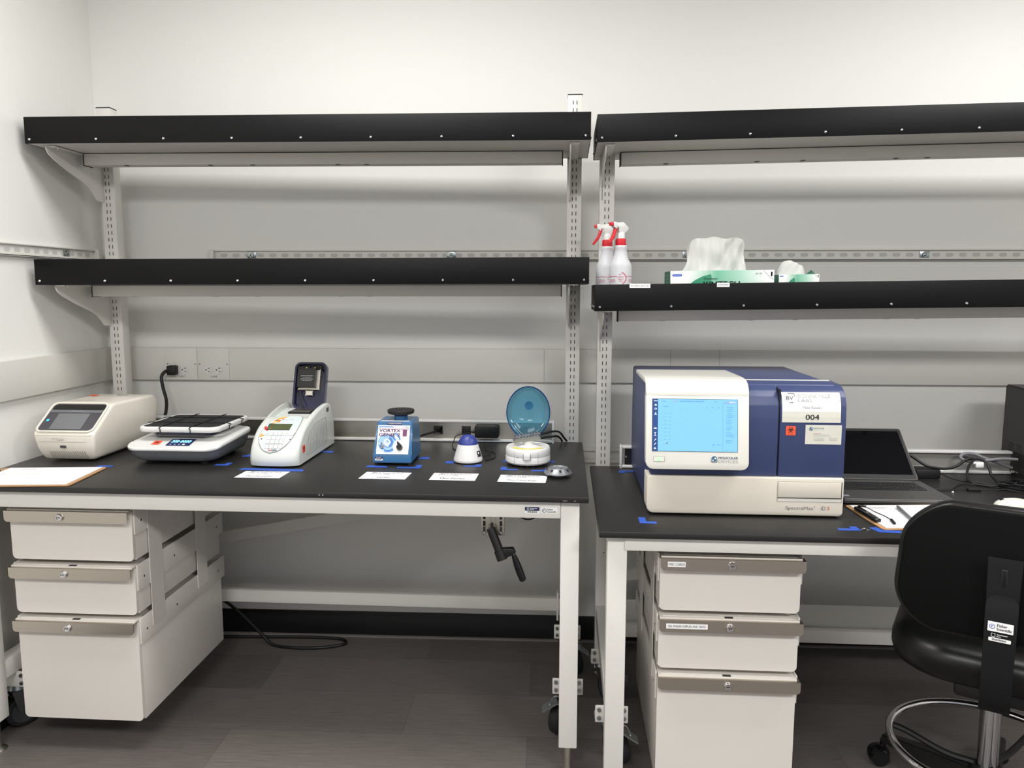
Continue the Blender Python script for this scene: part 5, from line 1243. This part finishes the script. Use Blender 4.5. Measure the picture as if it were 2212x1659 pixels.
bm = B(); tube(bm, [V(1.055, .262, .7765), V(1.09, .265, .776), V(1.13, .262, .776), V(1.16, .225, .776), V(1.19, .20, .7757), V(1.23, .195, .7757), V(1.29, .235, .7765)], .002, 8); box(bm, 1.175, 1.215, .255, .272, .7725, .780, .002); tube(bm, [V(1.05, .275, .7765), V(1.11, .27, .776), V(1.175, .263, .776)], .0015, 8); tube(bm, [V(1.215, .263, .776), V(1.29, .26, .777)], .0015, 8)
solo('cable', bm, M['black'], 'thin black charging cable leading from the laptop to the tangled bundle', 'cable', RO, 1.17, .24, RT_)
# black instrument at the right edge
t = thing('imager_box', 'tall black box instrument with side vents at the right edge', 'instrument', RO, 1.62, .12, RT_)
bm = B(); g0 = [(1.455, -.075), (1.415, .330), (1.84, .330), (1.84, -.075)]
loft(bm, [[V(p, q, .784) for p, q in g0], [V(p + (.0), q, 1.072) for p, q in g0]]); bmesh.ops.bevel(bm, geom=bm.edges[:], offset=.004, segments=2, affect='EDGES'); part('case', bm, M['ebox'], t)
d_ = Vector((1.415 - 1.455, .330 + .075)).normalized()
a = Art(fn=lambda x, y, l: V(1.455 + d_.x * x - l * 1.5 - .0004, -.075 + d_.y * x, y))
for c_ in range(6):
    for r_ in range(8): x = .055 + c_ * .058; y = .880 - r_ * .0135; a.poly([(x, y), (x + .032, y - .004), (x + .032, y - .010), (x, y - .006)], 'ink', 1)
a.part('side_vents', t)
bm = B()
for p, q in ((1.48, -.05), (1.44, .30), (1.8, .3)): lathe(bm, p, q, [(RT_, .015), (.785, .015)], 12)
part('feet', bm, M['rubber'], t)
# mouse
t = thing('computer_mouse', 'pale computer mouse behind the top of the chair', 'mouse', RO, 1.215, .445, RT_)
bm = B(); rings = []
for k in range(9):
    f = k / 8; z = RT_ + .0005 + .026 * f; s = math.sqrt(max(0.0, 1 - (f * .985) ** 2.2)); rings.append([V(1.215 + (.056 * math.cos(2 * PI * i / 28)) * s, .445 + .030 * math.sin(2 * PI * i / 28) * s, z) for i in range(28)])
loft(bm, rings); part('shell', bm, M['ivory'], t, angle=60)
bm = B(); box(bm, 1.175, 1.186, .442, .448, .790, .797, .002); part('scroll_wheel', bm, M['black'], t)
bm = B(); lathe(bm, 1.118, .292, [(RT_, .003), (.775, .0035), (.7775, .001)], 8); solo('plastic_scrap', bm, M['whitep'], 'tiny white scrap on the bench before the black cables', 'scrap', RO, 1.118, .292, RT_)
bm = B(); tube(bm, [V(.688, .700, .7735), V(.700, .694, .775), V(.705, .704, .7735), V(.718, .692, .7745)], .0010, 6); solo('wire_scrap', bm, M['zinc'], 'tiny bent wire scrap beside the blue tape corner', 'scrap', RO, .70, .70, RT_)

# ================================================================== ITEMS ON THE RIGHT LOWER SHELF
SD = 1.4155 - .084 + .0122
def onshelf(name, label, cat, u, v, group=None, rot=0.0):
    t = thing(name, label, cat, RO, u, v, SD + u * .013 + .0002, rot=rot, group=group)
    t.rotation_euler = (0, -.013, RO[2] + rot); return t
def spray(label, u, v, rot, facing, dz=0):
    t = onshelf('spray_bottle', label, 'bottle', u, v, 'spray bottles on the shelf', rot)
    bm = B(); lathe(bm, 0, 0, [(.0, .034), (.003, .037), (.128, .037), (.137, .0355), (.146, .031), (.158, .0245), (.172, .0215), (.188, .0195), (.192, .0215), (.196, .021), (.200, .019)], 36); part('bottle_body', bm, M['bottle'], t)
    bm = B(); lathe(bm, 0, 0, [(.199, .0165), (.202, .018), (.220, .0172), (.222, .015)], 28); part('collar', bm, M['red'], t)
    bm = B(); lathe(bm, 0, 0, [(.221, .0135), (.238, .0130), (.242, .010)], 24)
    extr(bm, [(-.010, .238), (.010, .238), (.012, .258), (.030, .260), (.030, .272), (-.008, .276), (-.030, .258), (-.024, .248)], 'u', -.0065, .0065, .002, 2)
    extr(bm, [(.020, .252), (.034, .258), (.036, .275), (.022, .275)], 'u', -.0085, .0085, .002, 2)
    part('sprayer_head', bm, M['whitep'], t)
    bm = B(); extr(bm, [(.034, .262), (.044, .262), (.046, .272), (.036, .276)], 'u', -.0075, .0075, .002, 2); extr(bm, [(.016, .268), (.026, .264), (.034, .235), (.052, .208), (.046, .205), (.028, .225), (.018, .250)], 'u', -.0055, .0055, .002, 2); part('trigger', bm, M['red'], t)
    f = lambda x, y, l: V((.0372 + l) * math.sin(x / .037 + facing), (.0372 + l) * math.cos(x / .037 + facing), y)
    a = Art(fn=f); a.rect(-.055, .097, -.012, .0985, 'pinkink', 1, 8); a.rect(.014, .097, .050, .0985, 'pinkink', 1, 8)
    a.ring(0, .092, .016, .0175, 'pinkink', 1, 20, -1.2, 1.5)
    for i in range(7): g = -1.1 + i * .38; a.disc(.019 * math.cos(g), .092 + .019 * math.sin(g), .0022, 'pinkink', 1, 8)
    a.text('dv', -.003, .104, .007, .005, 'pinkink', 1, 0, .2); a.greek(-.010, .010, .096, .003, 'pinkink', 1); a.greek(-.008, .008, .089, .003, 'pinkink', 1); a.greek(-.006, .006, .083, .0025, 'pinkink', 1)
    for x in (-.036, -.024, .034, .046): a.ring(x, .084, .0045, .0054, 'pinkink', 1, 16); a.line([(x - .003, .080), (x + .003, .088)], .001, 'pinkink', 1)
    for z in (.055, .040, .025): a.greek(-.03, .03, z, .003, 'pinkink', 1)
    a.part('printed_markings', t)
spray('clear spray bottle with red trigger pointing left, behind its twin', .046, .070, -PI / 2 - .1, PI / 2 + .35)
spray('clear spray bottle with red collar standing in front of its twin', .089, .125, -.95, .90)
def carton(label, u0, u1, v0, v1, h, big):
    uc, vc, w = (u0 + u1) / 2, (v0 + v1) / 2, u1 - u0; d = v1 - v0
    t = onshelf('tissue_box', label, 'tissue box', uc, vc, 'cartons of white wipes on the shelf')
    bm = B(); box(bm, -w / 2, w / 2, -d / 2, d / 2, 0, h, .0008, 1); part('carton', bm, M['kpale'], t)
    s = w / .322
    a = Art(fn=lambda x, y, l: V(x, d / 2 + l + .0003, y)); W2 = w / 2
    a.rect(-W2, 0, W2, h, 'paper', 1)
    a.rect(-W2, 0, W2, h, 'kgrad' if big else 'kgrads', 1.5)
    top = [(-.445, 0), (-.40, .36), (-.34, .56), (-.27, .72), (-.19, .84), (-.11, .90), (-.10, .82), (-.105, .6), (-.06, .0)]
    for i in range(len(top) - 3):
        (x0, y0), (x1, y1) = top[i], top[i + 1]; a.poly([(x0 * w, 0), (x1 * w, 0), (x1 * w, y1 * h), (x0 * w, y0 * h + 1e-5)], 'kgreen', 2)
    a.rrect(-W2 + .006 * s, h - .017 * s, -W2 + .036 * s, h - .010 * s, .003 * s, 'kblue', 3); a.text('Kimberly-Clark', -W2 + .021 * s, h - .0135 * s, .022 * s, .0028 * s, 'paper', 4)
    oy = 0 if big else .030
    a.text('Kimwipes', -W2 + .126 * s, h - .026 * s - oy, .041 * s, .0080 * s, 'ink', 4); a.text('KIMTECH', -W2 + .160 * s, h - .0445 * s - oy, .112 * s, .021 * s, 'ink', 4, .02)
    a.text('SCIENCE', -W2 + .160 * s, h - .070 * s - oy, .070 * s, .010 * s, 'ink', 4)
    a.poly([(W2 - .033 * s, h - .003), (W2 - .001, h - .003), (W2 - .001, h - .030 * s), (W2 - .013 * s, h - .024 * s), (W2 - .022 * s, h - .012 * s)], 'paper', 3)
    a.line([(W2 - .033 * s, h - .003), (W2 - .022 * s, h - .012 * s), (W2 - .013 * s, h - .022 * s), (W2 - .001, h - .030 * s)], .0008, 'greyink', 4)
    a.text('1', W2 - .008 * s, h - .013 * s, .0042 * s, .014 * s, 'ink', 4, .04)
    if big: a.text('34133', W2 - .048 * s, h - .011 * s, .020 * s, .0050 * s, 'greyp', 4)
    a.part('front_print', t)
    a = Art(fn=lambda x, y, l: V(-w / 2 - l - .0003, x, y)); a.rect(-d / 2, 0, d / 2, h, 'kgreend', 1)
    for i, y in enumerate((h * .85, h * .65, h * .45)): a.frame(-.02, y - .008, .03, y + .004, .001, 'kgreenl', 2)
    a.greek(-.04, .05, h * .3, .003, 'kgreenl', 2); a.part('side_print', t)
    return t
def sheet(parent, fn, nu, nv, name):
    bm = B(); G = [[bm.verts.new(fn(i / nu, j / nv)) for i in range(nu + 1)] for j in range(nv + 1)]
    for j in range(nv):
        for i in range(nu): bm.faces.new([G[j][i], G[j][i + 1], G[j + 1][i + 1], G[j + 1][i]])
    return part(name, bm, M['tissue'], parent, angle=180, recalc=False)
H1 = .1115
t = carton('long green and white carton with a large wipe sticking up', .240, .563, .085, .225, H1, True)
def big(a, b):
    l = -.117 + .032 * b + .004 * math.sin(b * 5); r = .088 - .006 * math.sin(b * PI) - .003 * b
    u = l + (r - l) * a
    zt = .092 + .020 * math.sin(min(1, a * .92 + .08) * PI) + .003 * math.sin(a * 9)
    q = a * 1.0 + .22 * b * math.sin(a * 5 + 1)
    v = .004 + .014 * math.sin(q * 9 + 1.4 * b) * (.5 + .5 * b) + .006 * math.sin(q * 21 - 2.5 * b) + .0025 * math.sin(a * 37 + 5 * b) + .003 * math.sin(b * 9 + a * 6)
    return V(u, v, H1 - .002 + zt * b + .003 * math.sin(a * 17) * b)
sheet(t, big, 90, 24, 'tissue')
def big2(a, b):
    p = big(a, b * .93); q = V(0, -.016 - .006 * math.sin(a * 17 + 2), 0); return p + q + Vector((.004 * math.sin(b * 6), 0, 0))
sheet(t, big2, 70, 18, 'tissue')
H2 = .0965
t = carton('small green and white carton with a crumpled wipe on top', .583, .708, .085, .205, H2, False)
def small(a, b):
    g = 2 * PI * a; f = b * PI * .52
    r = (.041 + .004 * math.sin(3 * g + 3 * b) + .002 * math.sin(8 * g + 9 * b)) * math.cos(f * .95) ** .5
    return V(-.012 + r * math.cos(g) + .006 * b, .0 + .6 * r * math.sin(g), H2 - .001 + .040 * math.sin(f) ** .9 * (1 + .18 * math.cos(g - 2.6)) + .004 * math.sin(5 * g + 4 * b) * b * (1 - b))
sheet(t, small, 60, 16, 'tissue')
t = onshelf('goggles_case', 'dark green and black item tucked behind the small carton', 'case', .724, .050)
bm = B(); rings = []
for k in range(8):
    f = k / 7; s = math.sin((1 - f) * PI / 2) ** .6 if f < 1 else 0.03
    rings.append([V(.0 + .042 * s * math.cos(2 * PI * i / 24) + .006 * f, .025 * s * math.sin(2 * PI * i / 24), .112 * f ** .9) for i in range(24)])
loft(bm, rings); part('case_shell', bm, M['kgreend'], t, angle=60)

# ================================================================== LAB CHAIR
t = thing('lab_chair', 'black vinyl lab chair with chrome foot ring seen from behind', 'chair', WO, 1.165, 1.0, 0, rot=-PI / 6)
def cush(w, h, r, lay, place, n=18):
    return [[place(x, y, d) for x, y in rr(0, 0, w - 2 * i, h - 2 * i, max(.004, r - i), n)] for d, i in lay]
def bk(x, y, d): # d towards viewer
    v = .298 - .55 * x * x + d - (y * .12)
    tt = max(0, (y + .03) / .18)
    return V(x * (1 - .11 * tt * tt), v, .768 + y - .55 * x * x * tt)
bm = B(); loft(bm, cush(.440, .312, .098, [(-.055, .06), (-.050, .03), (-.035, .008), (-.018, .0), (0, .0), (.006, .004), (.008, .010)], bk)); bp_ = part('backrest', bm, M['vinyl'], t, angle=60)
bm = B(); loft(bm, cush(.424, .296, .091, [(.004, 0), (.0105, .001), (.012, .006)], bk)); part('back_shell', bm, M['chairb'], bp_, angle=60)
def st(x, y, d): return V(x, y - .01 + 0 * x, .490 + d - .25 * 0)
bm = B(); loft(bm, cush(.475, .455, .15, [(-.050, .05), (-.047, .025), (-.036, .008), (-.012, .0), (.012, .0), (.034, .008), (.046, .030), (.050, .07), (.050, .12)], st)); part('seat', bm, M['vinyl'], t, angle=60)
bm = B(); loft(bm, cush(.40, .38, .12, [(-.058, .02), (-.048, 0)], st)); box(bm, -.10, .10, -.12, .12, .415, .440, .008); box(bm, -.085, .085, -.02, .16, .395, .43, .01); part('seat_mechanism', bm, M['black'], t)
bm = B()
pth = [(.05, .440, .030), (.20, .440, .030), (.25, .442, .030), (.305, .452, .030), (.335, .474, .030), (.345, .505, .0300), (.346, .56, .0300), (.344, .64, .0305), (.338, .70, .0310), (.333, .716, .0300), (.331, .726, .0260), (.3300, .732, .0180)]
def bar(pts, th):
    rings = []
    for i, (v, z, w) in enumerate(pts):
        a_ = pts[max(0, i - 1)]; b_ = pts[min(len(pts) - 1, i + 1)]; d = Vector((b_[0] - a_[0], b_[1] - a_[1])).normalized(); n = Vector((d.y, -d.x)) * th / 2
        rings.append([V(-w, v + n.x, z + n.y), V(w, v + n.x, z + n.y), V(w, v - n.x, z - n.y), V(-w, v - n.x, z - n.y)])
    loft(bm, rings)
bar(pth, .008)
sp = part('spine', bm, M['chairs'], t)
bm = B(); bar([(.333, .650, .031), (.329, .72, .031), (.324, .775, .032), (.318, .812, .033)], .006); box(bm, -.006, .006, .3225, .3292, .745, .790, .002, mi=1); part('height_bracket', bm, [M['chairs'], M['ink']], t)
a = Art(fn=lambda x, y, l: V(x, .3505 + l - max(0, y - .6) * .05, y)); 
a.rect(-.024, .654, .024, .676, 'paper', 1); a.ring(-.0155, .665, .0045, .0056, 'kblue', 2); a.text('F', -.0155, .665, None, .0055, 'kblue', 2, .02, .2); a.text('Fisher', .003, .6690, .019, .0062, 'ink', 2, .03); a.text('Scientific', .0075, .6610, .029, .0062, 'ink', 2, .03)
a.part('maker_sticker', t, 'white maker sticker on the spine')
a = Art(fn=lambda x, y, l: V(x, .3508 + l, y)); a.rrect(-.021, .633, .021, .6415, .002, 'paper', 1)
for i in range(12): a.rect(-.014 + i * .0022, .6355, -.0128 + i * .0022, .6395, 'ink', 2)
a.frame(-.016, .6435, -.009, .6510, .0008, 'paper', 1); a.greek(-.006, .014, .6490, .0018, 'paper', 1); a.greek(-.006, .002, .6450, .0018, 'paper', 1); a.part('asset_sticker', t, 'black and white barcode sticker')
bm = B(); lathe(bm, 0, 0, [(.36, .034), (.375, .036), (.40, .040), (.41, .040)], 28); part('column_sleeve', bm, M['black'], t)
bm = B(); lathe(bm, 0, 0, [(.325, .0255), (.365, .0285), (.372, .0285)], 32); lathe(bm, 0, 0, [(.145, .0250), (.318, .0250), (.325, .0265), (.330, .0275), (.352, .0275)], 32); part('gas_column', bm, M['chrome'], t)
bm = B(); torus(bm, V(0, 0, .197), .235, .0105, (0, 0, 1), 72, 12); fr_ = part('foot_ring', bm, M['chrome'], t, angle=60)
for k in range(3):
    g = math.radians(60 + 120 * k); d = Vector((math.cos(g), math.sin(g), 0))
    bm = B(); tube(bm, [d * .03 + Vector((0, 0, .150)), d * .10 + Vector((0, 0, .155)), d * .19 + Vector((0, 0, .185)), d * .228 + Vector((0, 0, .192))], .009, 8); part('ring_support', bm, M['black'], fr_)
bm = B(); lathe(bm, 0, 0, [(.075, .045), (.085, .052), (.125, .048), (.150, .034)], 32); part('base_hub', bm, M['black'], t)
for k in range(5):
    g = math.radians(125.6 + 30 + 72 * k); d = Vector((math.cos(g), math.sin(g), 0)); n = Vector((-d.y, d.x, 0))
    bm = B(); R_ = []
    for q, w, z0, z1 in ((.035, .030, .078, .135), (.12, .024, .078, .125), (.22, .018, .074, .108), (.285, .016, .072, .096)): c = d * q; R_.append([c - n * w + Vector((0, 0, z0)), c + n * w + Vector((0, 0, z0)), c + n * w * .8 + Vector((0, 0, z1)), c - n * w * .8 + Vector((0, 0, z1))])
    loft(bm, R_); bmesh.ops.bevel(bm, geom=bm.edges[:], offset=.003, segments=2, affect='EDGES'); lg = part('base_leg', bm, M['black'], t)
    c = d * .285; m_ = Vector((math.cos(g + .9), math.sin(g + .9), 0)); ax = Vector((-m_.y, m_.x, 0)); cc = c + m_ * .012
    bm = B(); cyl(bm, c + Vector((0, 0, .055)), c + Vector((0, 0, .078)), .009, .009, 12)
    for s in (-1, 1): cyl(bm, cc + ax * (s * .006) + Vector((0, 0, .027)), cc + ax * (s * .024) + Vector((0, 0, .027)), .027, .024, 28)
    P = [cc + m_ * (.026 * math.cos(q)) + Vector((0, 0, .029 + .031 * math.sin(q))) for q in [i * PI / 8 for i in range(0, 9)]]
    loft(bm, [[p - ax * .022 for p in P] , [p + ax * .022 for p in P]]) if False else None
    cyl(bm, cc - ax * .006 + Vector((0, 0, .032)), cc + ax * .006 + Vector((0, 0, .032)), .031, .031, 24)
    part('caster', bm, M['blackg'], lg)

# ================================================================== LIGHT
def area(name, x, y, z, sx, sy, power, col=(1, .985, .968), tgt=None):
    l = bpy.data.lights.new(name, 'AREA'); l.shape = 'RECTANGLE'; l.size = sx; l.size_y = sy; l.energy = power; l.color = col
    o = bpy.data.objects.new(name, l); COL.objects.link(o); o.location = (x, y, z); return o
for i, (x, y, w) in enumerate(((-0.6, -1.25, .84), (1.9, -1.25, .95), (-0.6, -3.7, 1.6), (1.9, -3.7, 1.95))):
    bm = B(); box(bm, x - .62, x + .62, -y - .31, -y + .31, CEIL - .012, CEIL - .001); t = thing('ceiling_light', 'flat rectangular ceiling light panel above the %s' % ('left bench', 'right bench', 'left aisle', 'right aisle')[i], 'ceiling light', WO, x, -y, CEIL - .001)
    part('panel_frame', bm, M['whitep'], t)
    area('ceiling_light_source', x, y, CEIL - .02, 1.2, .58, 42 * w)
wd = bpy.data.worlds.new('world'); SC.world = wd; wd.use_nodes = True
wd.node_tree.nodes['Background'].inputs[0].default_value = (.93, .95, 1.0, 1); wd.node_tree.nodes['Background'].inputs[1].default_value = 0.5

# ================================================================== CAMERA
f_px, D, H, yaw, pitch, roll = 1659.43, 2.9562, 1.3972, .0485, .1213, .0012
F = Vector((-math.sin(yaw) * math.cos(pitch), math.cos(yaw) * math.cos(pitch), -math.sin(pitch)))
R0 = Vector((math.cos(yaw), math.sin(yaw), 0)); U0 = R0.cross(F)
R = R0 * math.cos(roll) + U0 * math.sin(roll); U = -R0 * math.sin(roll) + U0 * math.cos(roll)
cam = bpy.data.cameras.new('camera'); co = bpy.data.objects.new('camera', cam); COL.objects.link(co)
co.matrix_world = Matrix(((R.x, U.x, -F.x, 0), (R.y, U.y, -F.y, -D), (R.z, U.z, -F.z, H), (0, 0, 0, 1)))
cam.sensor_width = 36; cam.lens = 36 * f_px / 2212; cam.clip_start = .02
SC.camera = co
SC.view_settings.view_transform = 'Standard'; SC.view_settings.look = 'None'; SC.view_settings.exposure = 0; SC.view_settings.gamma = 1
SC.cycles.use_denoising = True
SC.cycles.max_bounces = 8; SC.cycles.diffuse_bounces = 4; SC.cycles.transparent_max_bounces = 12
